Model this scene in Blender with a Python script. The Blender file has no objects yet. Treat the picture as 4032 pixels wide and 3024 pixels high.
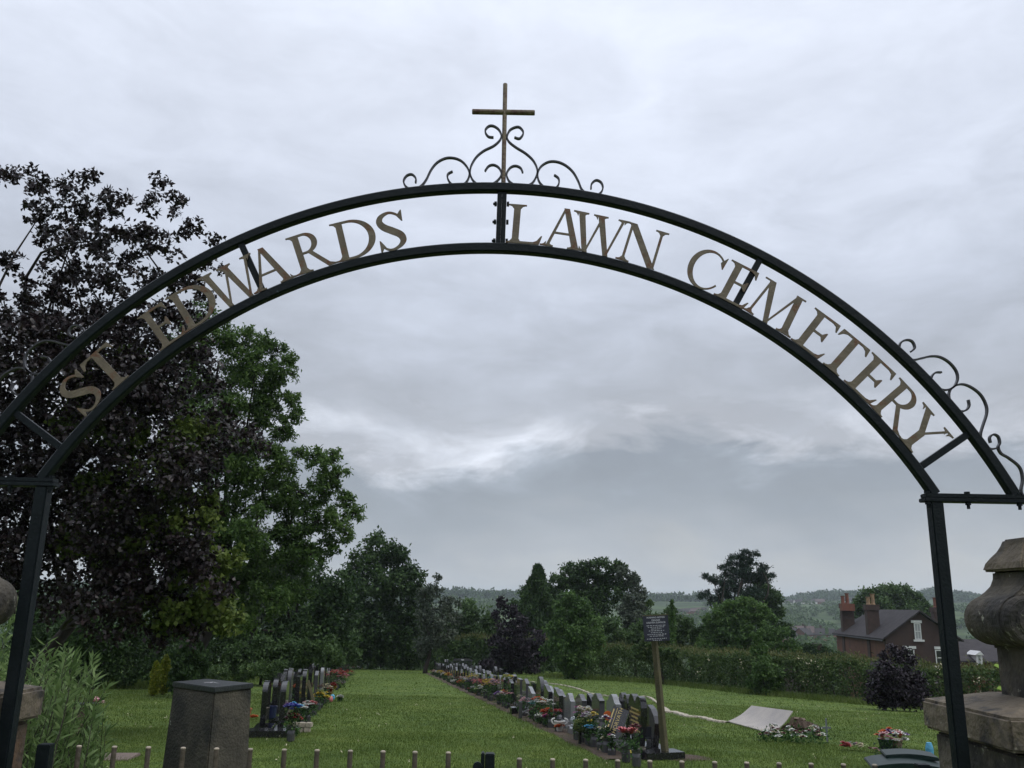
import bpy, bmesh, math, random
import numpy as np
from mathutils import Vector, Matrix
from mathutils.geometry import delaunay_2d_cdt
rad = math.radians
random.seed(7); rng = np.random.default_rng(7)
sc = bpy.context.scene
COL = sc.collection

# ------------------------------------------------------------------ camera
FPX, PITCH, ROLL = 870.0, rad(14.2), rad(1.0)
CAM = np.array([0.0, 0.0, 1.5])
_fw = np.array([0, math.cos(PITCH), math.sin(PITCH)]); _up = np.array([0, -math.sin(PITCH), math.cos(PITCH)]); _rt = np.array([1.0, 0, 0])
_R = math.cos(ROLL)*_rt + math.sin(ROLL)*_up; _U = math.cos(ROLL)*_up - math.sin(ROLL)*_rt
cd = bpy.data.cameras.new('camera'); cam = bpy.data.objects.new('camera', cd); COL.objects.link(cam)
cd.sensor_fit = 'HORIZONTAL'; cd.sensor_width = 36; cd.lens = 36*FPX/1024; cd.clip_start = .05; cd.clip_end = 12000
M = Matrix((( _R[0], _U[0], -_fw[0], CAM[0]), (_R[1], _U[1], -_fw[1], CAM[1]), (_R[2], _U[2], -_fw[2], CAM[2]), (0, 0, 0, 1)))
cam.matrix_world = M
sc.camera = cam

# ------------------------------------------------------------------ sky
SUN_EL, SUN_AZ = 52, 115
w = bpy.data.worlds.new('World'); sc.world = w; w.use_nodes = True
nt = w.node_tree; N = nt.nodes; LK = nt.links
for n in list(N): N.remove(n)
def nd(t, **k):
    n = N.new(t)
    for a, b in k.items(): setattr(n, a, b)
    return n
wo = nd('ShaderNodeOutputWorld'); bg = nd('ShaderNodeBackground'); bg.inputs[1].default_value = .1
LK.new(bg.outputs[0], wo.inputs[0])
skyt = nd('ShaderNodeTexSky', sky_type='NISHITA', sun_disc=False, sun_elevation=rad(SUN_EL), sun_rotation=rad(SUN_AZ), air_density=1.0, dust_density=3.0)
tc = nd('ShaderNodeTexCoord')
sep = nd('ShaderNodeSeparateXYZ'); LK.new(tc.outputs['Generated'], sep.inputs[0])
def mth(op, a, b=None, c=None, clamp=False):
    n = nd('ShaderNodeMath', operation=op, use_clamp=clamp)
    for i, v in enumerate((a, b, c)):
        if v is None: continue
        if hasattr(v, 'links') or hasattr(v, 'is_linked'): LK.new(v, n.inputs[i])
        else: n.inputs[i].default_value = v
    return n.outputs[0]
def noise(scale3, sc_, det, rough=.55, off=(0, 0, 0), dist=0.0):
    mp = nd('ShaderNodeMapping'); LK.new(tc.outputs['Generated'], mp.inputs[0])
    mp.inputs['Scale'].default_value = scale3; mp.inputs['Location'].default_value = off
    n = nd('ShaderNodeTexNoise'); LK.new(mp.outputs[0], n.inputs['Vector'])
    n.inputs['Scale'].default_value = sc_; n.inputs['Detail'].default_value = det; n.inputs['Roughness'].default_value = rough
    n.inputs['Distortion'].default_value = dist
    return n.outputs['Fac']
Z = sep.outputs['Z']
big = noise((1, 1, 2.2), 3.0, 3, off=(2.2, .4, .7))
fine = noise((1, 1, 2.6), 7.5, 6, .6, off=(.3, 1.7, .2), dist=.4)
zz = mth('ADD', Z, mth('MULTIPLY', mth('SUBTRACT', fine, .5), .13))
zz = mth('ADD', zz, mth('MULTIPLY', mth('SUBTRACT', big, .5), .17))
ramp = nd('ShaderNodeValToRGB'); LK.new(zz, ramp.inputs[0]); cr = ramp.color_ramp
stops = [(0.0, (.46, .475, .49)), (.035, (.44, .46, .48)), (.065, (.365, .392, .43)), (.11, (.29, .32, .362)), (.155, (.275, .305, .35)),
         (.180, (.40, .42, .465)), (.215, (.385, .41, .46)), (.26, (.41, .44, .50)), (.34, (.49, .53, .615)), (.44, (.60, .645, .745)), (.60, (.655, .70, .80)), (1.0, (.67, .71, .79))]
while len(cr.elements) > 1: cr.elements.remove(cr.elements[-1])
cr.elements[0].position = stops[0][0]; cr.elements[0].color = stops[0][1] + (1,)
for p, c in stops[1:]:
    e = cr.elements.new(p); e.color = c + (1,)
# bright broken gaps in the cloud just above the dark bank
gapn = noise((1, 1, 2.4), 6.0, 6, .62, off=(5.1, .2, 3.3), dist=.5)
band = mth('SUBTRACT', 1.0, mth('MULTIPLY', mth('ABSOLUTE', mth('SUBTRACT', zz, .180)), 19.0), clamp=True)
gap = mth('MULTIPLY', band, mth('MULTIPLY', mth('SUBTRACT', gapn, .425), 4.0, clamp=True))
high = noise((1, 1, 1.5), 2.6, 5, .6, off=(7.1, 3.3, 1.3), dist=.3)
mod = mth('ADD', mth('MULTIPLY', mth('SUBTRACT', high, .5), .44), 1.0)
fmod = mth('ADD', mth('MULTIPLY', mth('SUBTRACT', fine, .5), .34), 1.0)
over = mth('ADD', 1.0, mth('MULTIPLY', mth('SUBTRACT', Z, .64), 3.6, clamp=True))
gain = mth('MULTIPLY', mth('MULTIPLY', mth('ADD', mth('MULTIPLY', gap, .8), mod), fmod), over)
sm = nd('ShaderNodeVectorMath', operation='SCALE'); LK.new(ramp.outputs[0], sm.inputs[0]); LK.new(mth('MULTIPLY', gain, 10.0), sm.inputs['Scale'])
mixs = nd('ShaderNodeMix', data_type='RGBA'); mixs.inputs[0].default_value = .93
LK.new(skyt.outputs[0], mixs.inputs[6]); LK.new(sm.outputs[0], mixs.inputs[7]); LK.new(mixs.outputs[2], bg.inputs[0])

# ------------------------------------------------------------------ sun (behind cloud)
sl = bpy.data.lights.new('sun', 'SUN'); sl.energy = .9; sl.angle = rad(25); sl.color = (1, .95, .88)
so = bpy.data.objects.new('sun', sl); COL.objects.link(so)
el, az = rad(SUN_EL), rad(SUN_AZ)
sd = Vector((math.sin(az)*math.cos(el), math.cos(az)*math.cos(el), math.sin(el)))
so.rotation_euler = sd.to_track_quat('Z', 'Y').to_euler(); so.location = (0, -5, 30)

sc.view_settings.view_transform = 'Standard'; sc.view_settings.look = 'None'; sc.view_settings.gamma = 1; sc.view_settings.exposure = 0.33
sc.view_settings.use_curve_mapping = False
sc.render.engine = 'CYCLES'
cy = sc.cycles
cy.max_bounces = 5; cy.diffuse_bounces = 3; cy.glossy_bounces = 2; cy.transmission_bounces = 3; cy.transparent_max_bounces = 4; cy.volume_bounces = 1
cy.use_denoising = True; cy.use_adaptive_sampling = True; cy.adaptive_threshold = .015
try: cy.denoiser = 'OPENIMAGEDENOISE'
except Exception: pass
cy.caustics_reflective = False; cy.caustics_refractive = False

# ------------------------------------------------------------------ measuring helpers (pixel of the photo at 1024 wide -> place in the world)
def ray(px, py): return _fw + _R*(px-512)/FPX + _U*(384-py)/FPX
def at(px, py, Y):
    d = ray(px, py); return CAM + d*(Y/d[1])
def src(x, y, Y=3.15): return at(x/3.9375, y/3.9375, Y)
def atz(px, py, z):
    d = ray(px, py); return CAM + d*((z-CAM[2])/d[2])
def sst(a, b, x):
    t = np.clip((x-a)/(b-a), 0, 1); return t*t*(3-2*t)
def ridge(a): return np.interp(a, [-3, -.6, -.1, 0, .12, .2, .27, .31, .35, .38, .44, .48, .52, .6, 3], [8, 6, -4, -6, 2, 8, 10, 12, 22, 24, 18, 27, 22, 24, 16])
def H(x, y):
    x = np.asarray(x, float); y = np.asarray(y, float)
    z = .05 - .05*np.clip(y, -8, 70) - .03*np.clip(x-3, 0, 20)
    xh = np.interp(y, [10, 25, 32.6, 36.6, 42.6, 52, 62, 200], [40, 24, 18, 14.8, 11.7, 9.3, 7, 7])
    D = np.maximum(0, np.maximum(y-70, np.minimum(x-xh-2.5, y)))
    z = z - .12*np.minimum(D, 150)
    r = np.hypot(x, y); a = x/np.maximum(y, 1e-3); a = np.where(y <= 0, 3, a)
    bump = np.sin(x*.011+1)*np.cos(y*.009)*2 + np.sin(x*.004+2.1)*3
    floor_ = -18.0
    z = z + (floor_ - z)*sst(230, 520, r)
    z = z + (7.5 + bump*.5 - floor_)*sst(450, 1150, r)*(1 - .0*a)
    z = z + (ridge(a) - 7.5)*sst(1100, 1600, r) + bump*sst(1000, 1500, r)*.6
    z = z + (24 - ridge(a) + np.sin(x*.0016)*5 + np.sin(x*.005+1)*3)*sst(2600, 4200, r)
    return z
def gp(px, py):
    d = ray(px, py); t = 3.0
    for _ in range(4000):
        P = CAM + d*t
        if P[2] < H(P[0], P[1]): break
        t += .02 + t*.002
    return P
def gpl(px, py):
    d = ray(px, py); t = 3.0
    for _ in range(6000):
        P = CAM + d*t
        if P[2] < .05 - .05*P[1] - .03*min(max(P[0]-3, 0), 20): break
        t += .02 + t*.001
    return P
def gsrc(x, y): return gp(x/3.9375, y/3.9375)

# ------------------------------------------------------------------ materials
def mat(name, base, rough=.6, var=None, vscale=8.0, bump=0.0, bscale=40.0, metal=0.0, spec=.5, coords='Object', detail=5, extra=None):
    m = bpy.data.materials.new(name); m.use_nodes = True
    t = m.node_tree; b = t.nodes['Principled BSDF']
    b.inputs['Roughness'].default_value = rough; b.inputs['Metallic'].default_value = metal
    b.inputs['Specular IOR Level'].default_value = spec; b.inputs['Base Color'].default_value = (*base, 1)
    tcn = t.nodes.new('ShaderNodeTexCoord')
    if var is not None:
        n = t.nodes.new('ShaderNodeTexNoise'); n.inputs['Scale'].default_value = vscale; n.inputs['Detail'].default_value = detail; n.inputs['Roughness'].default_value = .6
        t.links.new(tcn.outputs[coords], n.inputs['Vector'])
        r = t.nodes.new('ShaderNodeValToRGB'); r.color_ramp.elements[0].position = .38; r.color_ramp.elements[1].position = .66
        r.color_ramp.elements[0].color = (*base, 1); r.color_ramp.elements[1].color = (*var, 1)
        t.links.new(n.outputs['Fac'], r.inputs[0]); out = r.outputs[0]
        for (c2, s2, lo, hi) in (extra or []):
            n2 = t.nodes.new('ShaderNodeTexNoise'); n2.inputs['Scale'].default_value = s2; n2.inputs['Detail'].default_value = 6; n2.inputs['Roughness'].default_value = .65
            mp = t.nodes.new('ShaderNodeMapping'); mp.inputs['Location'].default_value = (s2*1.3, 2.2, .7)
            t.links.new(tcn.outputs[coords], mp.inputs[0]); t.links.new(mp.outputs[0], n2.inputs['Vector'])
            mr = t.nodes.new('ShaderNodeMapRange'); mr.inputs[1].default_value = lo; mr.inputs[2].default_value = hi
            t.links.new(n2.outputs['Fac'], mr.inputs[0])
            mx = t.nodes.new('ShaderNodeMix'); mx.data_type = 'RGBA'; t.links.new(mr.outputs[0], mx.inputs[0]); t.links.new(out, mx.inputs[6]); mx.inputs[7].default_value = (*c2, 1)
            out = mx.outputs[2]
        t.links.new(out, b.inputs['Base Color'])
    if bump:
        n = t.nodes.new('ShaderNodeTexNoise'); n.inputs['Scale'].default_value = bscale; n.inputs['Detail'].default_value = 6
        t.links.new(tcn.outputs[coords], n.inputs['Vector'])
        bp = t.nodes.new('ShaderNodeBump'); bp.inputs['Strength'].default_value = bump; bp.inputs['Distance'].default_value = .02
        t.links.new(n.outputs['Fac'], bp.inputs['Height']); t.links.new(bp.outputs[0], b.inputs['Normal'])
    return m
def leafmat(name, c1, c2, c3=None, trans=.3, rough=.55, spec=.2, patch=.35, gain=1.5):
    c1, c2 = [tuple(min(.9, v*gain) for v in c) for c in (c1, c2)]; c3 = c3 and tuple(v*gain for v in c3)
    m = bpy.data.materials.new(name); m.use_nodes = True; t = m.node_tree; b = t.nodes['Principled BSDF']
    g = t.nodes.new('ShaderNodeNewGeometry'); r = t.nodes.new('ShaderNodeValToRGB')
    tcn = t.nodes.new('ShaderNodeTexCoord'); nz = t.nodes.new('ShaderNodeTexNoise'); nz.inputs['Scale'].default_value = patch; nz.inputs['Detail'].default_value = 2
    t.links.new(tcn.outputs['Object'], nz.inputs['Vector'])
    ad = t.nodes.new('ShaderNodeMath'); ad.operation = 'MULTIPLY_ADD'; ad.inputs[1].default_value = 1.6; ad.inputs[2].default_value = -.8
    t.links.new(nz.outputs['Fac'], ad.inputs[0])
    a2 = t.nodes.new('ShaderNodeMath'); a2.operation = 'ADD'; t.links.new(ad.outputs[0], a2.inputs[0]); t.links.new(g.outputs['Random Per Island'], a2.inputs[1])
    r.color_ramp.elements[0].color = (*c1, 1); r.color_ramp.elements[1].color = (*(c3 or c2), 1)
    if c3: e = r.color_ramp.elements.new(.55); e.color = (*c2, 1)
    t.links.new(a2.outputs[0], r.inputs[0])
    t.links.new(r.outputs[0], b.inputs['Base Color']); b.inputs['Roughness'].default_value = rough; b.inputs['Specular IOR Level'].default_value = spec
    tr = t.nodes.new('ShaderNodeBsdfTranslucent'); t.links.new(r.outputs[0], tr.inputs[0])
    mx = t.nodes.new('ShaderNodeMixShader'); mx.inputs[0].default_value = trans
    t.links.new(b.outputs[0], mx.inputs[1]); t.links.new(tr.outputs[0], mx.inputs[2]); t.links.new(mx.outputs[0], t.nodes['Material Output'].inputs[0])
    return m

paint = mat('dark_green_paint', (.004, .007, .009), .5, (.007, .011, .014), 14, .15, 90, spec=.18, extra=[((.045, .065, .08), 30, .68, .76)])
goldp = mat('weathered_gold_paint', (.145, .116, .078), .6, (.095, .074, .048), 20, .2, 120, extra=[((.12, .045, .015), 22, .54, .66), ((.05, .03, .02), 60, .66, .72)])
crossp = mat('rusty_gold_paint', (.17, .13, .075), .5, (.10, .07, .04), 18, .3, 100, extra=[((.07, .025, .015), 30, .50, .60)])
scrollp = mat('black_iron', (.014, .014, .018), .4, (.03, .028, .034), 30, .1, 80)
stone = mat('weathered_sandstone', (.085, .068, .048), .9, (.16, .13, .09), 5, 1.0, 24, extra=[((.035, .032, .03), 7, .52, .66), ((.30, .28, .22), 16, .64, .72)])
stone2 = mat('grey_pillar_stone', (.060, .052, .040), .92, (.115, .098, .072), 6, 1.0, 22, extra=[((.026, .024, .022), 4, .46, .60), ((.32, .31, .25), 20, .62, .70)])
orange_stone = mat('rust_stained_stone', (.12, .065, .032), .92, (.07, .05, .035), 6, .8, 30, extra=[((.03, .026, .024), 6, .54, .66)])
concrete = mat('mossy_concrete', (.036, .032, .024), .9, (.070, .062, .046), 5, .6, 60, extra=[((.018, .018, .014), 3.5, .46, .62), ((.3, .31, .27), 13, .70, .72)])
slate = mat('slate_slab', (.014, .016, .019), .35, (.025, .028, .032), 9, .2, 60)
blackgr = mat('polished_black_granite', (.012, .012, .014), .08, (.02, .02, .022), 60, 0, 10, spec=.6)
greygr = mat('polished_grey_granite', (.13, .135, .14), .15, (.20, .205, .21), 90, 0, 10, spec=.5)
dgreygr = mat('dark_grey_granite', (.045, .045, .05), .12, (.07, .07, .075), 90, 0, 10, spec=.5)
goldtx = mat('gold_lettering', (.42, .32, .12), .45)
whitetx = mat('white_lettering', (.55, .56, .60), .6)
signb = mat('navy_board', (.012, .013, .028), .45, (.02, .022, .04), 8)
postw = mat('green_brown_timber', (.085, .075, .035), .85, (.055, .05, .025), 6, .5, 40)
barp = mat('brown_bar_paint', (.075, .058, .042), .6, (.05, .04, .03), 20, .3, 60)
barcap = mat('cream_bar_cap', (.34, .29, .22), .7, (.22, .19, .15), 30)
bark = mat('bark', (.018, .014, .011), .9, (.034, .027, .021), 10, .6, 30)
twigm = mat('dark_twig', (.03, .022, .02), .9)
board = mat('pale_plywood', (.33, .30, .27), .8, (.27, .25, .235), 2.5, .1, 40, extra=[((.40, .26, .16), 4, .64, .78)])
timber = mat('brown_timber', (.09, .06, .04), .85, (.14, .11, .08), 8, .5, 30)
soil = mat('dark_soil', (.045, .028, .018), .95, (.07, .045, .03), 20, 1, 30)
sand = mat('pale_concrete_kerb', (.36, .32, .25), .9, (.27, .24, .19), 9, .4, 40)
slabm = mat('pink_paving', (.16, .12, .10), .9, (.12, .095, .08), 12, .3, 60)
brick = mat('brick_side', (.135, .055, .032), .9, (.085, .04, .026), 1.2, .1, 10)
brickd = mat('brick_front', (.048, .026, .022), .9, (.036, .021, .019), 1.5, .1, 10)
roofm = mat('grey_slate_roof', (.034, .031, .034), .85, (.050, .045, .048), 1.6, .5, 14, spec=.2, extra=[((.075, .07, .068), 5, .60, .72)])
redclay = mat('red_clay', (.17, .06, .035), .85, (.12, .05, .035), 5)
buffclay = mat('buff_clay', (.30, .20, .11), .85, (.2, .13, .08), 5)
chimb = mat('sooty_brick', (.040, .026, .022), .9, (.06, .035, .028), 4)
whitep = mat('white_paint', (.62, .62, .62), .6, (.5, .5, .5), 9)
glass = mat('window_glass', (.02, .022, .025), .08, spec=.6)
curtain = mat('net_curtain', (.30, .31, .32), .8)
white = mat('white_ceramic', (.62, .61, .58), .4, (.5, .49, .47), 14)
terra = mat('terracotta', (.30, .12, .04), .8, (.22, .09, .035), 9)
bluepot = mat('dark_blue_glaze', (.012, .016, .05), .2)
stonevase = mat('stone_vase', (.16, .14, .11), .8, (.10, .09, .07), 25, .4, 60)
pebble = mat('pebble_vase', (.10, .09, .07), .8, (.22, .20, .16), 60, .8, 90)
binm = mat('dark_green_plastic', (.004, .014, .012), .45, (.007, .02, .017), 9, spec=.3)
dullmetal = mat('dull_grey_metal', (.12, .13, .15), .4)
clear = mat('pale_glass', (.30, .32, .34), .15)
kerbm = mat('grey_granite_kerb', (.12, .115, .115), .5, (.17, .165, .165), 40)
PET = {k: mat('petals_'+k, c, .6, tuple(v*.65 for v in c), 30) for k, c in dict(
    red=(.33, .015, .015), darkred=(.10, .008, .014), orange=(.50, .10, .012), yellow=(.55, .43, .04), cream=(.50, .46, .30), white=(.56, .57, .53),
    pink=(.50, .15, .16), palepink=(.58, .34, .36), purple=(.16, .07, .26), magenta=(.28, .025, .16), blue=(.07, .09, .38), skyblue=(.08, .33, .52), teal=(.05, .25, .22),
    brown=(.12, .055, .025), grey=(.24, .24, .25), greenish=(.26, .33, .10), mauve=(.36, .28, .36)).items()}
flg = leafmat('bouquet_leaves', (.012, .030, .010), (.03, .07, .02), (.06, .11, .03))

# ------------------------------------------------------------------ mesh helpers
def link(name, me, m=None, parent=None, smooth=False):
    o = bpy.data.objects.new(name, me); COL.objects.link(o)
    if m is not None: me.materials.append(m)
    if parent is not None: o.parent = parent
    if smooth: me.polygons.foreach_set('use_smooth', [True]*len(me.polygons))
    return o
def tag(o, label=None, cat=None, group=None, kind=None):
    if label: o['label'] = label
    if cat: o['category'] = cat
    if group: o['group'] = group
    if kind: o['kind'] = kind
    return o
def thing(name, label, cat, loc=(0, 0, 0), rz=0, group=None):
    o = bpy.data.objects.new(name, None); COL.objects.link(o); o.location = tuple(float(v) for v in loc); o.rotation_euler = (0, 0, rz); o.empty_display_size = .1
    return tag(o, label, cat, group)
def pyd(V, F):
    me = bpy.data.meshes.new('m'); me.from_pydata([tuple(map(float, v)) for v in V], [], F); me.update(); return me
def npmesh(V, F):
    V = np.asarray(V, np.float32); F = np.asarray(F, np.int32); k = F.shape[1]
    me = bpy.data.meshes.new('m'); me.vertices.add(len(V)); me.vertices.foreach_set('co', V.ravel())
    me.loops.add(F.size); me.loops.foreach_set('vertex_index', F.ravel())
    me.polygons.add(len(F)); me.polygons.foreach_set('loop_start', np.arange(0, F.size, k, dtype=np.int32))
    try: me.polygons.foreach_set('loop_total', np.full(len(F), k, np.int32))
    except Exception: pass
    me.update(calc_edges=True); me.validate(); return me
class MB:
    def __init__(s): s.V = []; s.F = []
    def add(s, V, F):
        b = len(s.V); s.V += [tuple(float(c) for c in v) for v in V]; s.F += [tuple(i+b for i in f) for f in F]; return s
    def box(s, x0, x1, y0, y1, z0, z1, mtx=None):
        V = [(x, y, z) for z in (z0, z1) for y in (y0, y1) for x in (x0, x1)]
        if mtx is not None: V = [tuple(mtx @ Vector(v)) for v in V]
        return s.add(V, [(0, 2, 3, 1), (4, 5, 7, 6), (0, 1, 5, 4), (2, 6, 7, 3), (0, 4, 6, 2), (1, 3, 7, 5)])
    def tube(s, pts, rs, n=8, cap=True):
        pts = [np.array(p, float) for p in pts]
        if not hasattr(rs, '__len__'): rs = [rs]*len(pts)
        V = []; F = []; ref = None
        for i, p in enumerate(pts):
            a = pts[max(0, i-1)]; b = pts[min(len(pts)-1, i+1)]; t = b-a; t = t/(np.linalg.norm(t)+1e-9)
            if ref is None: ref = np.cross(t, (0, 0, 1)) if abs(t[2]) < .9 else np.cross(t, (0, 1, 0))
            ref = ref - t*(ref@t); ref = ref/(np.linalg.norm(ref)+1e-9); q = np.cross(t, ref)
            for k in range(n):
                an = 2*math.pi*k/n; V.append(p + rs[i]*(ref*math.cos(an)+q*math.sin(an)))
        for i in range(len(pts)-1):
            for k in range(n):
                F.append((i*n+k, i*n+(k+1) % n, (i+1)*n+(k+1) % n, (i+1)*n+k))
        if cap:
            F.append(tuple(range(n-1, -1, -1))); F.append(tuple((len(pts)-1)*n+k for k in range(n)))
        return s.add(V, F)
    def lathe(s, prof, n=16, c=(0, 0, 0)):
        V = []; F = []
        for r, z in prof:
            for k in range(n):
                a = 2*math.pi*k/n; V.append((c[0]+r*math.cos(a), c[1]+r*math.sin(a), c[2]+z))
        for i in range(len(prof)-1):
            for k in range(n): F.append((i*n+k, i*n+(k+1) % n, (i+1)*n+(k+1) % n, (i+1)*n+k))
        F.append(tuple(range(n-1, -1, -1))); F.append(tuple((len(prof)-1)*n+k for k in range(n)))
        return s.add(V, F)
    def prism(s, poly, y0, y1, mtx=None):          # poly in (x, z), extruded along y
        n = len(poly); V = [(x, y0, z) for x, z in poly] + [(x, y1, z) for x, z in poly]
        if mtx is not None: V = [tuple(mtx @ Vector(v)) for v in V]
        return s.add(V, [tuple(range(n)), tuple(range(2*n-1, n-1, -1))] + [(i, i+n, (i+1) % n+n, (i+1) % n) for i in range(n)])
    def build(s, name, m, parent=None, smooth=False, bevel=0.0, seg=2):
        me = pyd(s.V, s.F)
        bm = bmesh.new(); bm.from_mesh(me); bmesh.ops.recalc_face_normals(bm, faces=bm.faces)
        if bevel: bmesh.ops.bevel(bm, geom=[e for e in bm.edges if len(e.link_faces) == 2 and e.calc_face_angle(0) > .5], offset=bevel, segments=seg, affect='EDGES', clamp_overlap=True)
        bm.to_mesh(me); bm.free()
        if smooth:
            me.polygons.foreach_set('use_smooth', [True]*len(me.polygons))
        o = link(name, me, m, parent)
        return o
def catmull(P, n=6, closed=False):
    P = [np.array(p, float) for p in P]; out = []
    for i in range(len(P)-1):
        p0 = P[max(0, i-1)]; p1 = P[i]; p2 = P[i+1]; p3 = P[min(len(P)-1, i+2)]
        for k in range(n):
            t = k/n; out.append(.5*((2*p1)+(-p0+p2)*t+(2*p0-5*p1+4*p2-p3)*t*t+(-p0+3*p1-3*p2+p3)*t**3))
    out.append(P[-1]); return out
def ribbon(mb, pts, th, wd):                       # flat bar bent in the XZ plane, wide along Y
    P = np.array(pts); n = len(P); V = []
    for i in range(n):
        t = P[min(n-1, i+1)]-P[max(0, i-1)]; t = t/(np.linalg.norm(t)+1e-9); nn = np.array([-t[2], 0, t[0]])
        for a, b in ((-1, -1), (1, -1), (1, 1), (-1, 1)): V.append(P[i]+nn*th/2*a+np.array([0, 1, 0])*wd/2*b)
    F = [(i*4+k, i*4+(k+1) % 4, i*4+4+(k+1) % 4, i*4+4+k) for i in range(n-1) for k in range(4)] + [(3, 2, 1, 0), (n*4-4, n*4-3, n*4-2, n*4-1)]
    mb.add(V, F)
def rows(px, py): return at(px, py, 1)

# leaves ----------------------------------------------------------------------
def unit(a): return a/(np.linalg.norm(a, axis=-1, keepdims=True)+1e-9)
def leaves(P, L, W=None, up=.5, out=None, outw=.3, axis=None, axisw=0.0, fold=.15, droop=0.0):
    n = len(P); L = np.broadcast_to(np.asarray(L, float), (n,)).copy()*(.7+.6*rng.random(n)); W = L*.6 if W is None else np.broadcast_to(W, (n,))*(.7+.6*rng.random(n))
    a = unit(rng.normal(size=(n, 3)) + (0 if axis is None else axis*axisw) + np.array([0, 0, -droop]))
    nn = rng.normal(size=(n, 3)) + np.array([0, 0, up*2])
    if out is not None: nn = nn + out*outw*2
    nn = unit(nn - a*np.sum(nn*a, 1, keepdims=True)); b = np.cross(nn, a)
    L = L[:, None]; W = W[:, None]
    V = np.stack([P, P+a*L*.45+b*W*.5+nn*L*fold, P+a*L, P+a*L*.45-b*W*.5+nn*L*fold], 1).reshape(-1, 3)
    F = np.arange(4*n).reshape(n, 4)
    return V, F
def crown_points(lobes, n_total, sub=26, sig=.17, flat=1.0, shell=.45):
    """lobes: (centre xyz, radius). returns leaf points, outward directions and clump centres."""
    Rs = np.array([l[1] for l in lobes]); wts = Rs**2/np.sum(Rs**2); P = []; O = []; CL = []
    for (c, R), wt in zip(lobes, wts):
        n = int(n_total*wt)+3; c = np.array(c)
        d = unit(rng.normal(size=(sub, 3))); rr = R*(shell+(1-shell)*rng.random((sub, 1))**.6)
        cc = c + d*rr*np.array([1, 1, flat]); CL.append((c, cc))
        k = rng.integers(0, sub, n); sz = .6+.8*rng.random(sub)
        p = cc[k] + rng.normal(size=(n, 3))*R*sig*sz[k][:, None]*np.array([1, 1, .8*flat])
        P.append(p); O.append(unit(p-c))
    return np.concatenate(P), np.concatenate(O), CL
def tree(name, label, cat, Y, lobes, n, leaf, lm, base=None, tr=.25, group=None, sub=26, sig=.17, flat=1.0, shell=.45, depth=.55, twigs=False, up=.5, limbs=7, wratio=.6, droop=0.0, sparse_top=None, trunk_z=None, bm=bark, hide_trunk=False, wd=None):
    """lobes given as (px, py, r_px[, extra depth]) seen in the photo, standing at distance Y."""
    LB = []
    for l in lobes:
        dy = (l[3] if len(l) > 3 else rng.uniform(-depth, depth)*l[2]*Y/FPX*1.2)
        c = at(l[0], l[1], Y+dy); LB.append((c, l[2]*Y/FPX))
    cx = np.mean([l[0][0] for l in LB]); 
    if base is None: base = (cx, Y)
    bx, by = base; bz = float(H(bx, by))
    t = thing(name, label, cat, (bx, by, bz), 0, group)
    off = np.array([bx, by, bz])
    P, O, CL = crown_points(LB, n, sub, sig, flat, shell)
    keep = P[:, 2] > H(P[:, 0], P[:, 1])+.05; P = P[keep]; O = O[keep]
    V, F = leaves(P-off, leaf, leaf*wratio, up, O, droop=droop)
    link('crown', npmesh(V, F), lm, t)
    mb = MB(); zt = np.mean([l[0][2] for l in LB]); top = max(l[0][2] for l in LB)
    fork = np.array([bx+(cx-bx)*.4, by, bz+(zt-bz)*.45])
    mb.tube([(0, 0, -.2), (0.02, 0, .3), (fork-off)*.6+np.array([.05, 0, 0]), fork-off], [tr*1.35, tr, tr*.85, tr*.7], 8)
    order = sorted(range(len(LB)), key=lambda i: -LB[i][1])[:limbs] if limbs < len(LB) else range(len(LB))
    for i in order:
        c = LB[i][0]; mid = (fork+c)/2 + rng.normal(size=3)*.12*np.linalg.norm(c-fork) + np.array([0, 0, .08*np.linalg.norm(c-fork)])
        pts = catmull([fork-off, mid-off, c-off], 4); r = np.linspace(tr*.45, tr*.08, len(pts)); mb.tube(pts, list(r), 5, False)
    mb.build('trunk', bm, t, smooth=True)
    if twigs:
        mb = MB()
        for c, cc in CL:
            for q in cc[::2]:
                m_ = (c+q)/2+rng.normal(size=3)*.1*np.linalg.norm(q-c); r0 = min(.02, .02*Y/25)
                mb.tube([c-off, m_-off, q-off], [r0, r0*.7, r0*.35], 3, False)
        mb.build('branches', twigm, t)
    return t

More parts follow.
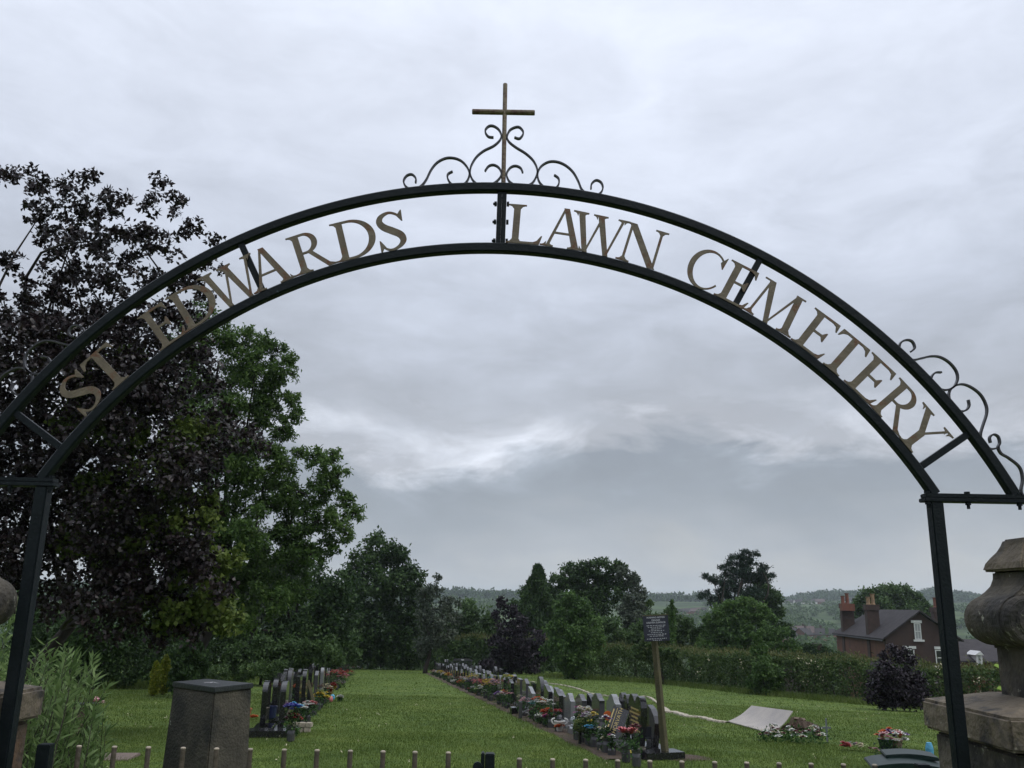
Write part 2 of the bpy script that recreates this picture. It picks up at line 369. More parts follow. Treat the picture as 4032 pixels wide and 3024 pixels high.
# ================================================================== GROUND
def ground_mesh():
    rr = np.concatenate([np.linspace(.0, 70, 90), np.geomspace(72, 6500, 150)])
    na = 420
    # finer angles in the view wedge
    aa = np.concatenate([np.linspace(-45, 45, 300), np.linspace(45, 315, 121)[1:-1]]); aa = np.radians(aa); na = len(aa)
    X = rr[:, None]*np.sin(aa)[None]; Y = rr[:, None]*np.cos(aa)[None]; Zg = H(X, Y)
    V = np.stack([X, Y, Zg], -1).reshape(-1, 3); i = np.arange(len(rr)-1)[:, None]*na; j = np.arange(na)[None]; j2 = (j+1) % na
    F = np.stack([i+j, i+j2, i+na+j2, i+na+j], -1).reshape(-1, 4)
    return npmesh(V, F[:, ::-1])
def ground_mat():
    m = bpy.data.materials.new('lawn_and_fields'); m.use_nodes = True; t = m.node_tree; b = t.nodes['Principled BSDF']; b.inputs['Roughness'].default_value = .95
    b.inputs['Specular IOR Level'].default_value = .15
    g = t.nodes.new('ShaderNodeNewGeometry'); lk = t.links.new
    def nz(s, d=5):
        n = t.nodes.new('ShaderNodeTexNoise'); n.inputs['Scale'].default_value = s; n.inputs['Detail'].default_value = d; n.inputs['Roughness'].default_value = .62; lk(g.outputs['Position'], n.inputs['Vector']); return n.outputs['Fac']
    def rp(f, st):
        r = t.nodes.new('ShaderNodeValToRGB'); lk(f, r.inputs[0]); r.color_ramp.elements[0].position = st[0][0]; r.color_ramp.elements[0].color = (*st[0][1], 1)
        r.color_ramp.elements[1].position = st[-1][0]; r.color_ramp.elements[1].color = (*st[-1][1], 1)
        for p, c in st[1:-1]: e = r.color_ramp.elements.new(p); e.color = (*c, 1)
        return r.outputs[0]
    def mix(f, a, c, bl='MIX'):
        x = t.nodes.new('ShaderNodeMix'); x.data_type = 'RGBA'; x.blend_type = bl
        if hasattr(f, 'links'): lk(f, x.inputs[0])
        else: x.inputs[0].default_value = f
        for v, s in ((a, 6), (c, 7)):
            if hasattr(v, 'links'): lk(v, x.inputs[s])
            else: x.inputs[s].default_value = (*v, 1)
        return x.outputs[2]
    lawn = rp(nz(.55), [(.3, (.062, .100, .022)), (.5, (.084, .130, .028)), (.7, (.115, .158, .037))])
    fineg = rp(nz(26, 6), [(.3, (.55, .55, .5)), (.7, (1.25, 1.25, 1.2))])
    lawn = mix(1.0, lawn, fineg, 'MULTIPLY'); lawn = mix(1.0, lawn, rp(nz(2.2, 4), [(.34, (.72, .78, .8)), (.62, (1.12, 1.08, 1.0))]), 'MULTIPLY')
    vo = t.nodes.new('ShaderNodeTexVoronoi'); vo.inputs['Scale'].default_value = .0075; lk(g.outputs['Position'], vo.inputs['Vector'])
    sp = t.nodes.new('ShaderNodeSeparateColor'); lk(vo.outputs['Color'], sp.inputs[0])
    fld = rp(sp.outputs[0], [(.0, (.030, .050, .022)), (.35, (.050, .080, .028)), (.6, (.066, .095, .038)), (1.0, (.040, .065, .026))])
    fld = mix(1.0, fld, rp(nz(.03, 6), [(.35, (.45, .5, .5)), (.62, (1.2, 1.2, 1.1))]), 'MULTIPLY')
    s = t.nodes.new('ShaderNodeSeparateXYZ'); lk(g.outputs['Position'], s.inputs[0])
    ln = t.nodes.new('ShaderNodeVectorMath'); ln.operation = 'LENGTH'; lk(g.outputs['Position'], ln.inputs[0])
    mr = t.nodes.new('ShaderNodeMapRange'); mr.inputs[1].default_value = 75; mr.inputs[2].default_value = 110; lk(ln.outputs['Value'], mr.inputs[0])
    lk(mix(mr.outputs[0], lawn, fld), b.inputs['Base Color'])
    bp = t.nodes.new('ShaderNodeBump'); bp.inputs['Strength'].default_value = .6; bp.inputs['Distance'].default_value = .05; lk(nz(18, 6), bp.inputs['Height']); lk(bp.outputs[0], b.inputs['Normal'])
    return m
tag(link('ground', ground_mesh(), ground_mat(), smooth=True), 'mown cemetery lawn falling away to a valley of green fields and hills', 'ground', kind='structure')

grassm = leafmat('grass_blades', (.064, .102, .020), (.090, .136, .027), (.14, .178, .048), trans=.35, rough=.6, spec=.2, patch=.5, gain=1.0)
def grass_zone(y0, y1, n, h, wd):
    u = rng.random(n); y = np.sqrt(y0*y0+u*(y1*y1-y0*y0)); x = (rng.random(n)*2-1)*.66*y
    xh = np.interp(y, [10, 25, 32.6, 36.6, 42.6, 52, 62, 200], [40, 24, 18, 14.8, 11.7, 9.3, 7, 7])+1; ok = (x < xh) & (x > -.64*y-1)
    x = x[ok]; y = y[ok]
    # clumpiness
    cl = np.sin(x*1.9+np.sin(y*1.3)*1.7)*np.sin(y*1.6+np.sin(x*.9)*2); hh = h*(.45+.75*rng.random(len(x)))*(1+.35*cl)
    z = H(x, y); P = np.stack([x, y, z], 1); n = len(x)
    an = rng.random(n)*6.283; b = np.stack([np.cos(an), np.sin(an), 0*an], 1)*(wd/2); ln = rng.normal(size=(n, 3))*.35*h; ln[:, 2] = 0
    T = P+ln; T[:, 2] += hh
    return np.stack([P-b, P+b, T], 1).reshape(-1, 3)
V = np.concatenate([grass_zone(10.5, 17, 150000, .036, .008), grass_zone(17, 30, 150000, .038, .013), grass_zone(30, 62, 60000, .045, .028)])
tag(link('grass', npmesh(V, np.arange(len(V)).reshape(-1, 3)), grassm), 'short mown grass blades covering the cemetery lawn', 'grass', kind='stuff')
# long grass at the hedge foot and round the stones
def tufts(pts, n, h, sp, m, name, label):
    pts = np.array(pts); k = rng.integers(0, len(pts), n); P = pts[k]+rng.normal(size=(n, 2))*sp; P = np.c_[P, H(P[:, 0], P[:, 1])]
    an = rng.random(n)*6.283; b = np.stack([np.cos(an), np.sin(an), 0*an], 1)*.012; T = P+rng.normal(size=(n, 3))*h*.35; T[:, 2] = P[:, 2]+h*(.4+.8*rng.random(n))
    V = np.stack([P-b, P+b, T], 1).reshape(-1, 3)
    tag(link(name, npmesh(V, np.arange(len(V)).reshape(-1, 3)), m), label, 'grass', kind='stuff')
# small white clover flowers and fallen petals in the lawn
n = 420; y = np.sqrt(11.0**2+rng.random(n)*(34**2-11.0**2)); x = (rng.random(n)*2-1)*.5*y; c3 = np.stack([x, y, H(x, y)+.05], 1)
cn = rng.random(n); c3 = c3[np.sin(x*1.3)+np.cos(y*1.1+x) > -.3]
V, F = leaves(np.repeat(c3, 3, 0)+rng.normal(size=(len(c3)*3, 3))*.008, .028, up=1)
tag(link('clover_flowers', npmesh(V, F), PET['cream']), 'tiny pale clover heads dotted through the lawn', 'clover', kind='stuff')

# ================================================================== ARCH
YG = 3.15; CX, CZ = -.0795, .966; RO, RI = 2.130, 1.874
arch = thing('entrance_arch', 'dark green metal arch over the gateway, carrying gold lettering, scrolls and a cross', 'arch', (CX, YG, -.1))
A0 = np.array([CX, YG, -.1])
def loc(p): return np.array(p)-A0
def arcpt(a, r, y=YG): return np.array([CX+r*math.sin(a), y, CZ+r*math.cos(a)])
def rail(name, r, a1, s=.037, ch=.005):
    V = []; F = []; n = 120; prof = [(-s/2+ch, -s/2), (s/2-ch, -s/2), (s/2, -s/2+ch), (s/2, s/2-ch), (s/2-ch, s/2), (-s/2+ch, s/2), (-s/2, s/2-ch), (-s/2, -s/2+ch)]
    for i in range(n+1):
        a = -a1+2*a1*i/n
        for dr, dy in prof: V.append(loc(arcpt(a, r+dr, YG+dy)))
    for i in range(n):
        for k in range(8): F.append((i*8+k, i*8+(k+1) % 8, i*8+8+(k+1) % 8, i*8+8+k))
    F += [tuple(range(7, -1, -1)), tuple(n*8+k for k in range(8))]
    mb = MB(); mb.add(V, F); return mb.build(name, paint, arch)
rail('outer_rail', RO, math.acos((1.912-CZ)/RO)); rail('inner_rail', RI, math.acos((1.912-CZ)/RI))
def spoke(a, s=.024, dx=0.0):
    mb = MB(); p, q = loc(arcpt(a, RI+.017)), loc(arcpt(a, RO-.017)); t = np.array([math.cos(a), 0, -math.sin(a)])
    V = [c+t*u*s/2+np.array([0, v*s/2, 0])+t*dx for c in (p, q) for u, v in ((-1, -1), (1, -1), (1, 1), (-1, 1))]
    mb.add(V, [(3, 2, 1, 0), (4, 5, 6, 7)]+[(k, (k+1) % 4, 4+(k+1) % 4, 4+k) for k in range(4)]); return mb
for a in (-.483, .510, .985, -.975): spoke(a).build('spoke', paint, arch, bevel=.002)
spoke(.013, .018, -.0092).build('joint_bar', paint, arch, bevel=.002); spoke(.013, .018, .0092).build('joint_bar', paint, arch, bevel=.002)
for z in (1.905, 1.985, 2.062):
    mb = MB(); c = arcpt(.013, z); 
    mb.tube([loc(c+np.array([-.034, 0, 0])), loc(c+np.array([-.019, 0, 0]))], .0055, 8); mb.tube([loc(c+np.array([-.029, 0, 0])), loc(c+np.array([-.0195, 0, 0]))], .010, 6); mb.build('bolt', paint, arch)
    mb = MB(); mb.tube([loc(c+np.array([.0195, 0, 0])), loc(c+np.array([.029, 0, 0]))], .010, 6); mb.build('bolt_head', paint, arch)
# paint drips of pale algae on the inner rail
# posts, brackets
for sx, X in ((-1, -1.686), (1, 1.536)):
    mb = MB(); x0 = X-A0[0]; s = .0225
    mb.box(x0-s, x0+s, -s, s, -.55, 1.8825-A0[2]); mb.build('post', paint, arch, bevel=.004)
    ex = CX+sx*(RO*math.sin(math.acos((1.912-CZ)/RO))+.22)
    for k, (za, zb, sh) in enumerate(((1.8835, 1.8975, 0), (1.8985, 1.9135, .006))):
        mb = MB(); xa, xb = X-sx*(.045-sh), ex; mb.box(min(xa, xb)-A0[0], max(xa, xb)-A0[0], -.026+sh*.5, .026-sh*.5, za-A0[2], zb-A0[2]); mb.build('bracket_plate', paint, arch, bevel=.002)
    for bx_ in (X+sx*.115, X+sx*.30, X-sx*.03):
        mb = MB(); yy = -.012
        mb.tube([(bx_-A0[0], yy, 1.9145-A0[2]), (bx_-A0[0], yy, 1.9215-A0[2])], .011, 6); mb.build('bolt_head', paint, arch); mb = MB(); mb.tube([(bx_-A0[0], yy, 1.8825-A0[2]), (bx_-A0[0], yy, 1.874-A0[2])], .011, 6)
        mb.tube([(bx_-A0[0], yy, 1.8738-A0[2]), (bx_-A0[0], yy, 1.860-A0[2])], .006, 8); mb.build('bolt', paint, arch)
# cross
ct = src(1987, 330)[2]
mb = MB(); s = .0085; xc = -.048
poly = [(-s, 0), (s, 0), (s, 1), (-s, 1)]
zb = CZ+RO+.018; za = src(1985, 442)[2]; xr = src(2106, 442)[0]; xl = src(1859, 440)[0]
mb.tube([loc((xc, YG, zb)), loc((xc-.001, YG, ct))], .0095, 12); mb.build('cross_upright', crossp, arch, smooth=False, bevel=.002)
for p, q in ((xl, xc-.004), (xc+.004, xr)):
    mb = MB(); mb.tube([loc((p, YG, za)), loc((q, YG, za))], .0115, 12); mb.build('cross_arm', crossp, arch, bevel=.002)
# scrolls: pixel outlines read off the photo, laid in the arch plane
SC1 = [[(920,605),(880,600),(855,570),(855,540),(885,512),(925,515),(965,545),(983,590),(970,630),(920,675),(840,715),(780,765),(740,830),(728,880),(733,920),(755,960),(795,990),(860,1003),(930,975),(975,930),(982,890),(960,850),(920,830),(880,840),(850,880)],
 [(283,975),(285,940),(255,908),(215,915),(188,950),(190,985),(220,1018),(280,1024),(330,1000),(370,950),(410,870),(460,810),(530,775),(600,775),(660,800),(705,850),(722,900),(710,950),(680,985),(630,998),(575,985),(545,940),(548,905),(585,883)],
 [(1090,605),(1130,615),(1158,585),(1160,555),(1130,522),(1090,525),(1050,550),(1030,600),(1045,640),(1100,685),(1180,735),(1240,790),(1272,850),(1275,900),(1250,960),(1210,993),(1130,1003),(1060,975),(1030,930),(1030,890),(1060,850),(1100,838),(1140,855),(1158,893)],
 [(1415,912),(1450,940),(1452,985),(1425,1018),(1370,1018),(1320,1000),(1285,950),(1282,890),(1310,840),(1370,805),(1440,805),(1510,835),(1570,890),(1610,960),(1640,1030),(1690,1065),(1760,1075),(1800,1050),(1812,1010),(1795,970),(1755,955),(1720,985),(1715,1025)]]
def scroll(pts, name='scroll'):
    mb = MB(); ribbon(mb, [loc(p) for p in catmull(pts, 5)], .0062, .014); mb.build(name, scrollp, arch)
for P in SC1: scroll([src(1500+x/2.074, 250+y/2.074) for x, y in P])
SC2 = [[(1470,805),(1495,780),(1480,740),(1445,728),(1405,745),(1395,785),(1420,830),(1480,858),(1540,848),(1600,835),(1660,840),(1720,875),(1765,930),(1775,985),(1750,1035),(1700,1055),(1650,1045),(1605,1010),(1605,970),(1630,942),(1670,940)],
 [(1845,1120),(1850,1160),(1825,1190),(1780,1190),(1735,1150),(1718,1090),(1735,1045),(1790,1018),(1850,1030),(1920,1080),(1960,1150),(1965,1210),(1940,1290),(1925,1350),(1940,1400),(1990,1440),(2045,1430)],
 [(1990,1400),(1985,1365),(2010,1345),(2040,1360),(2050,1400),(2040,1430),(2060,1470),(2110,1500),(2180,1560),(2200,1640),(2190,1720),(2230,1790)]]
for P in SC2:
    W = [src(2700+x/1.659, 900+y/1.659) for x, y in P]; scroll(W); scroll([np.array([2*CX-p[0], p[1], p[2]]) for p in W])

# letters ---------------------------------------------------------------------
TK, TN, SF = .155, .060, .034                       # thick, thin, serif thickness in cap heights
def serif(xc, y, hl, hr, stem, up):
    d = SF if up else -SF; e = .075 if up else -.075
    P = [[(xc-stem/2-hl, y), (xc+stem/2+hr, y), (xc+stem/2+hr, y+d), (xc-stem/2-hl, y+d)]]
    for s, h in ((-1, hl), (1, hr)):
        if h > 0:
            x = xc+s*stem/2; P.append([(x-s*.01, y+d*.5), (x+s*h*.8, y+d*.9), (x+s*h*.35, y+d+e*.25), (x+s*h*.08, y+d+e*.9), (x-s*.01, y+d+e*1.2)])
    return P
def stroke(x0, y0, x1, y1, wa, wb=None):
    wb = wb or wa; return [[(x0-wa/2, y0), (x0+wa/2, y0), (x1+wb/2, y1), (x1-wb/2, y1)]]
def ringarc(co, ro, ci, ri, a0, a1, n=22):
    A = [rad(a0+(a1-a0)*i/n) for i in range(n+1)]
    P = []
    for a, b in zip(A[:-1], A[1:]):
        P.append([(co[0]+ro[0]*math.cos(a), co[1]+ro[1]*math.sin(a)), (co[0]+ro[0]*math.cos(b), co[1]+ro[1]*math.sin(b)), (ci[0]+ri[0]*math.cos(b), ci[1]+ri[1]*math.sin(b)), (ci[0]+ri[0]*math.cos(a), ci[1]+ri[1]*math.sin(a))])
    return P
def brush(pts):                                    # (x, y, width)
    C_ = catmull([(x, 0, y, w_) for x, y, w_ in pts], 7); P = []
    L = []
    for i in range(len(C_)):
        t = C_[min(i+1, len(C_)-1)]-C_[max(0, i-1)]; nn = np.array([-t[2], t[0]]); nn = nn/(np.linalg.norm(nn)+1e-9); c = np.array([C_[i][0], C_[i][2]]); L.append((c+nn*C_[i][3]/2, c-nn*C_[i][3]/2))
    for (a, b), (c, d) in zip(L[:-1], L[1:]): P.append([tuple(a), tuple(b), tuple(d), tuple(c)])
    return P
def glyph(ch):
    P = []
    if ch == 'L':
        P += stroke(.26, 0, .26, 1, TK)+serif(.26, 1, .13, .13, TK, False)+serif(.26, 0, .13, .1, TK, True)
        P += [[(.3, 0), (.80, 0), (.86, .22), (.83, .22), (.74, .09), (.66, .055), (.3, .055)]]; return P, .88
    if ch == 'E':
        P += stroke(.24, 0, .24, 1, TK)+serif(.24, 1, .13, .0, TK, False)+serif(.24, 0, .13, .0, TK, True)
        P += [[(.28, 0), (.74, 0), (.80, .2), (.77, .2), (.69, .08), (.6, .055), (.28, .055)], [(.28, 1), (.70, 1), (.72, .80), (.69, .80), (.63, .915), (.55, .945), (.28, .945)]]
        P += [[(.28, .49), (.56, .49), (.56, .545), (.28, .545)], [(.50, .49), (.57, .40), (.60, .40), (.60, .64), (.57, .64), (.50, .545)]]; return P, .82
    if ch == 'T':
        P += stroke(.4, 0, .4, 1, TK)+serif(.4, 0, .13, .13, TK, True)+[[(.06, 1), (.74, 1), (.74, .945), (.06, .945)]]
        P += [[(.06, 1), (.03, .80), (.06, .80), (.12, .90), (.2, .945), (.2, 1)], [(.74, 1), (.77, .80), (.74, .80), (.68, .90), (.6, .945), (.6, 1)]]; return P, .8
    if ch == 'D':
        P += stroke(.24, 0, .24, 1, TK)+serif(.24, 1, .13, 0, TK, False)+serif(.24, 0, .13, 0, TK, True)
        P += ringarc((.44, .5), (.58, .5), (.42, .5), (.44, .445), -90, 90)+[[(.2, 0), (.45, 0), (.45, .055), (.2, .055)], [(.2, 1), (.45, 1), (.45, .945), (.2, .945)]]; return P, 1.04
    if ch == 'R':
        P += stroke(.24, 0, .24, 1, TK)+serif(.24, 1, .13, 0, TK, False)+serif(.24, 0, .13, .12, TK, True)
        P += ringarc((.42, .735), (.30, .265), (.40, .735), (.18, .212), -90, 90)+[[(.2, .945), (.43, .945), (.43, 1), (.2, 1)], [(.2, .47), (.43, .47), (.43, .523), (.2, .523)]]
        P += [[(.42, .50), (.54, .50), (.86, .09), (.98, .035), (1.04, .03), (1.04, 0), (.80, 0)]]; return P, 1.05
    if ch == 'A':
        P += stroke(.18, 0, .47, .985, .07, .05)+stroke(.80, 0, .50, 1.02, TK, TK*.8)+serif(.18, 0, .12, .10, .07, True)+serif(.80, 0, .10, .11, TK, True)+[[(.27, .34), (.70, .34), (.69, .39), (.28, .39)]]; return P, 1.02
    if ch == 'W':
        P += stroke(.44, 0, .19, 1, TK*.8, TK)+stroke(.44, 0, .68, .86, .045, .06)+stroke(.94, 0, .66, 1, TK*.8, TK)+stroke(.94, 0, 1.22, 1, .05, .065)
        P += serif(.19, 1, .12, .10, TK, False)+serif(.66, 1, .10, .10, TK, False)+serif(1.22, 1, .11, .12, .06, False); return P, 1.38
    if ch == 'N':
        P += stroke(.19, 0, .19, .96, TN)+stroke(.84, 0, .20, 1, TK*1.1, TK*1.1)+stroke(.87, .0, .87, 1, TN)+serif(.19, 0, .12, .12, TN, True)+serif(.87, 1, .12, .12, TN, False)+[[(.03, 1), (.2, 1), (.2, .96), (.03, .966)]]; return P, 1.03
    if ch == 'M':
        P += stroke(.16, 0, .25, 1, TN)+stroke(.60, 0, .27, 1, TK*.75, TK)+stroke(.60, 0, .94, 1, .045, TN)+stroke(1.06, 0, .96, 1, TK, TK)+serif(.16, 0, .11, .11, TN, True)+serif(1.06, 0, .11, .11, TK, True)
        P += [[(.08, 1), (.3, 1), (.3, .966), (.08, .966)], [(.9, 1), (1.12, 1), (1.12, .966), (.9, .966)]]; return P, 1.28
    if ch == 'Y':
        P += stroke(.52, 0, .52, .5, TK)+stroke(.53, .46, .22, 1, TK*.95, TK)+stroke(.53, .46, .85, 1, TN, TN)+serif(.52, 0, .13, .13, TK, True)+serif(.22, 1, .11, .10, TK, False)+serif(.85, 1, .11, .12, TN, False); return P, 1.04
    if ch == 'C':
        P += ringarc((.50, .5), (.47, .515), (.545, .5), (.37, .465), 38, 325, 34)
        P += [[(.80, .88), (.87, .80), (.87, .66), (.84, .66), (.76, .80)], [(.80, .86), (.88, .97), (.90, .97), (.87, .70), (.84, .74)]]; return P, .93
    if ch == 'S':
        P += brush([(.54, .76, .02), (.47, .90, .05), (.32, .975, .06), (.16, .90, .10), (.115, .76, .13), (.19, .62, .155), (.34, .50, .165), (.49, .37, .155), (.53, .22, .125), (.45, .09, .08), (.30, .02, .055), (.17, .07, .05), (.085, .24, .02)])
        P += [[(.49, .90), (.56, 1.0), (.58, 1.0), (.575, .72), (.55, .72), (.46, .88)], [(.15, .12), (.09, 0), (.06, 0), (.06, .28), (.085, .28), (.17, .12)]]; return P, .64
def glyph_mesh(ch, width, hgt, th):
    polys, w0 = glyph(ch); sx = 1.0
    xs = [p[0] for P in polys for p in P]; x0, x1 = min(xs), max(xs); k = width/(x1-x0)
    V2 = []; F2 = []
    for P in polys:
        ar = sum(P[i][0]*P[(i+1) % len(P)][1]-P[(i+1) % len(P)][0]*P[i][1] for i in range(len(P)))
        if ar < 0: P = P[::-1]
        b = len(V2); V2 += [Vector(((p[0]-(x0+x1)/2)*k/hgt*hgt, p[1]*hgt)) for p in P]; F2.append(list(range(b, b+len(P))))
    r = delaunay_2d_cdt(V2, [], F2, 0, 1e-6)
    vs, fs, of = r[0], r[2], r[5]; tris = [f for f, o in zip(fs, of) if len(o)]
    n = len(vs); V = [(v.x, -th/2, v.y) for v in vs]+[(v.x, th/2, v.y) for v in vs]
    F = [tuple(f) for f in tris]+[tuple(i+n for i in f[::-1]) for f in tris]; E = {}
    for f in tris:
        for i in range(len(f)): E[(f[i], f[(i+1) % len(f)])] = 1
    for (a, b) in list(E):
        if (b, a) not in E: F.append((b, a, a+n, b+n))
    return V, F
WORD = [('S',-0.8746,0.105),('T',-0.8101,0.138),('E',-0.6813,0.124),('D',-0.6111,0.163),('W',-0.5289,0.226),('A',-0.4538,0.175),('R',-0.3635,0.167),('D',-0.2779,0.166),('S',-0.2039,0.107),
('L',0.0606,0.140),('A',0.1389,0.172),('W',0.2065,0.225),('N',0.2954,0.174),('C',0.4260,0.134),('E',0.4966,0.133),('M',0.5807,0.209),('E',0.6731,0.134),('T',0.7353,0.134),('E',0.8028,0.135),('R',0.8758,0.165),('Y',0.9352,0.166)]
for i, (ch, a, wd_) in enumerate(WORD):
    V, F = glyph_mesh(ch, wd_, .163, .005)
    o = link('letter', pyd(V, F), goldp, arch); c = loc(arcpt(a, RI+.0165, YG-.019+.0006*(i % 3))); o.location = c; o.rotation_euler = (0, a, 0)

# ================================================================== PILLARS WITH CARVED FINIALS
def pillar(sx, X0, m, label, labelf, cy_=3.275):
    cx_ = X0+sx*.305; hz = H(cx_, cy_)
    t = thing('gate_pillar', label, 'pillar', (cx_, cy_, hz), 0, 'stone pillars beside the gateway')
    mb = MB(); top = 1.17-hz; h1 = top-.105
    zz_ = [-.3, .28, .55, .81, h1-.004]
    for a, b in zip(zz_[:-1], zz_[1:]): mb.box(-.275, .275, -.275, .275, a, b-.006)
    mb.box(-.268, .268, -.268, .268, -.29, h1-.01)
    mb.build('shaft', m, t, bevel=.008)
    mb = MB(); b = .305; mb.add([(x*s_, y*s_, z) for z, s_ in ((h1, b), (top, b), (top+.045, .13)) for x, y in ((-1, -1), (1, -1), (1, 1), (-1, 1))],
        [(3, 2, 1, 0)]+[(i*4+k, i*4+(k+1) % 4, i*4+4+(k+1) % 4, i*4+4+k) for i in (0, 1) for k in range(4)]+[(8, 9, 10, 11)]); mb.build('cap', stone, t, bevel=.01)
    # finial
    fx = cx_-sx*.008+(.055 if sx < 0 else 0); fy = cy_-.06
    f = thing('stone_finial', labelf, 'finial', (fx, fy, hz+top+.046), 0, 'carved finials on the gate pillars')
    def arc(cx0, cz0, r, a0, a1, n=14): return [(cx0+r*math.cos(rad(a0+(a1-a0)*i/n)), cz0+r*math.sin(rad(a0+(a1-a0)*i/n))) for i in range(n+1)]
    half = [(.118, -.03), (.118, .155)]+arc(.128, .258, .090, -98, 70)+[(.138, .358), (.116, .378), (.103, .405), (.100, .436)]
    poly = half+[(-x, z) for x, z in half[::-1]]
    mb = MB(); mb.prism(poly, -.118, .118); mb.build('scrolled_body', stone2, f, bevel=.010, seg=3)
    for s in (-1, 1):                              # rolls on both sides with a rimmed round face
        mb = MB(); mb.tube([(s*.128, -.150, .258), (s*.128, -.135, .258), (s*.128, .135, .258), (s*.128, .150, .258)], [.074, .085, .085, .074], 28); ro = mb.build('roll', stone2, f, smooth=False, bevel=.003)
        for y in (-1, 1): mb = MB(); mb.tube([(s*.128, y*.1505, .258), (s*.128, y*.158, .258)], [.054, .048], 24); mb.build('boss', stone2, ro, bevel=.004)
    mb = MB(); V = []; pr = [(.096, .430), (.127, .431), (.128, .440), (.121, .462), (.106, .484), (.090, .504), (.079, .526), (.071, .548)]
    for r, z in pr: V += [(x*r, y*r, z) for x, y in ((-1, -1), (1, -1), (1, 1), (-1, 1))]
    mb.add(V, [(3, 2, 1, 0)]+[(i*4+k, i*4+(k+1) % 4, i*4+4+(k+1) % 4, i*4+4+k) for i in range(len(pr)-1) for k in range(4)]+[tuple(4*(len(pr)-1)+k for k in range(4))]); mb.build('crest', stone, f, bevel=.007)
pillar(1, 1.615, stone2, 'grey weathered stone pillar at the right side of the gateway', 'carved stone finial with round rolled sides on the right pillar')
pillar(-1, -1.722, orange_stone, 'rust stained stone pillar at the left side of the gateway', 'rounded stone finial on the left pillar, half out of sight', 3.135)

# ================================================================== GATES
def gate(name, label, xs, ztop, stile_in, stile_out, hwi=.018, zi=0.0):
    xa, xb = min(xs+[stile_in, stile_out]), max(xs+[stile_in, stile_out]); z0 = -.05
    YY = 3.24; t = thing(name, label, 'gate', ((xa+xb)/2, YY, float(H(0, YY))), 0, 'gate leaves under the arch'); o0 = np.array([(xa+xb)/2, YY, float(H(0, YY))])
    for i, x in enumerate(xs):
        mb = MB(); zt = ztop(x); mb.tube([np.array([x, YY, .0])-o0, np.array([x, YY, zt-.006])-o0], .0088, 10); b = mb.build('bar', barp, t, smooth=False)
        mb = MB(); mb.lathe([(.0092, 0), (.0092, .0035), (.006, .0055), (.001, .006)], 10, np.array([x, YY, zt-.006])-o0); mb.build('bar_cap', barcap, b)
    for z in (.10, .86):
        mb = MB(); mb.box(xa-o0[0], xb-o0[0], -.006, .006, z-o0[2], z+.04-o0[2]); mb.build('rail', paint, t)
    for x, hw, zt in ((stile_in, hwi, ztop(stile_in)+zi), (stile_out, .022, ztop(stile_out)+.004)):
        mb = MB(); mb.box(x-hw-o0[0], x+hw-o0[0], -.03, .012, z0-o0[2], zt-o0[2]); mb.build('stile', paint, t, bevel=.003)
    return t, o0
XY = lambda sx_, sy_: at(sx_/3.9375, sy_/3.9375, 3.24)
LB_ = [310, 450, 584, 721, 853, 986, 1120, 1249, 1380, 1509, 1635, 1766]
RB_ = [2045, 2176, 2306, 2432, 2559, 2685, 2814, 2940, 3067, 3193, 3320, 3443]
zl = XY(1120, 2948)[2]; zr = XY(2814, 2997)[2]
gt, go = gate('gate_leaf', 'left leaf of the low gate, brown round bars with cream caps', [float(XY(x, 2950)[0]) for x in LB_], lambda x: zl, float(XY(1902, 2960)[0]), float(XY(186, 2940)[0]), .006, .002)
g2, go2 = gate('gate_leaf', 'right leaf of the low gate, set a little lower than its neighbour', [float(XY(x, 3000)[0]) for x in RB_], lambda x: zr, float(XY(1929, 2990)[0]), float(XY(3580, 3000)[0])+.04, .0165, float(XY(1929, 2963)[2])-zr)
mb = MB(); c = XY(1883, 2992); mb.tube([np.array([c[0], 3.17, c[2]-.012])-go, np.array([c[0], 3.19, c[2]-.012])-go], .016, 16); mb.build('latch_boss', paint, gt, bevel=.003)

# ================================================================== PLINTH, BIN, SLAB
zc = 1.0; cc = [atz(px, py, zc) for px, py in ((172.4, 681.8), (214.7, 687.5), (254, 683.2), (207, 678.7))]
c0 = sum(cc)/4; hz = float(H(c0[0], c0[1]))
t = thing('stone_plinth', 'square tapering stone plinth with a black slab on top, inside the gate on the left', 'plinth', (c0[0], c0[1], hz), 0)
h = zc-hz-.030; Q4 = [(c-c0)[:2] for c in cc]
def loft4(zs): 
    V = [(q[0]*s_, q[1]*s_, z) for z, s_ in zs for q in Q4]; k = len(zs)
    mb = MB(); mb.add(V, [(3, 2, 1, 0)]+[(i*4+j, i*4+(j+1) % 4, i*4+4+(j+1) % 4, i*4+4+j) for i in range(k-1) for j in range(4)]+[tuple(4*(k-1)+j for j in range(4))]); return mb
loft4([(-.1, 1.17), (h-.012, .965), (h, .985)]).build('pedestal', concrete, t, bevel=.008)
loft4([(h+.001, 1.0), (h+.030, 1.0)]).build('top_slab', slate, t, bevel=.004)
mb = MB(); mb.tube([(-.05, .0, h+.03), (.0, .02, h+.03), (.05, -.03, h+.03)], .003, 5); mb.tube([(-.02, .06, h+.03), (.0, .02, h+.031), (.0, -.05, h+.03)], .003, 5); mb.lathe([(.018, h+.029), (.018, h+.031)], 14, (0, .02, 0)); mb.build('dial_mark', PET['grey'], t)
p = gsrc(400, 2985); t = thing('paving_slab', 'pinkish paving slab set in the lawn left of the plinth', 'paving slab', p, rad(6))
mb = MB(); mb.box(-.42, .42, -.28, .28, -.02, .025); mb.build('slab', slabm, t, bevel=.01)
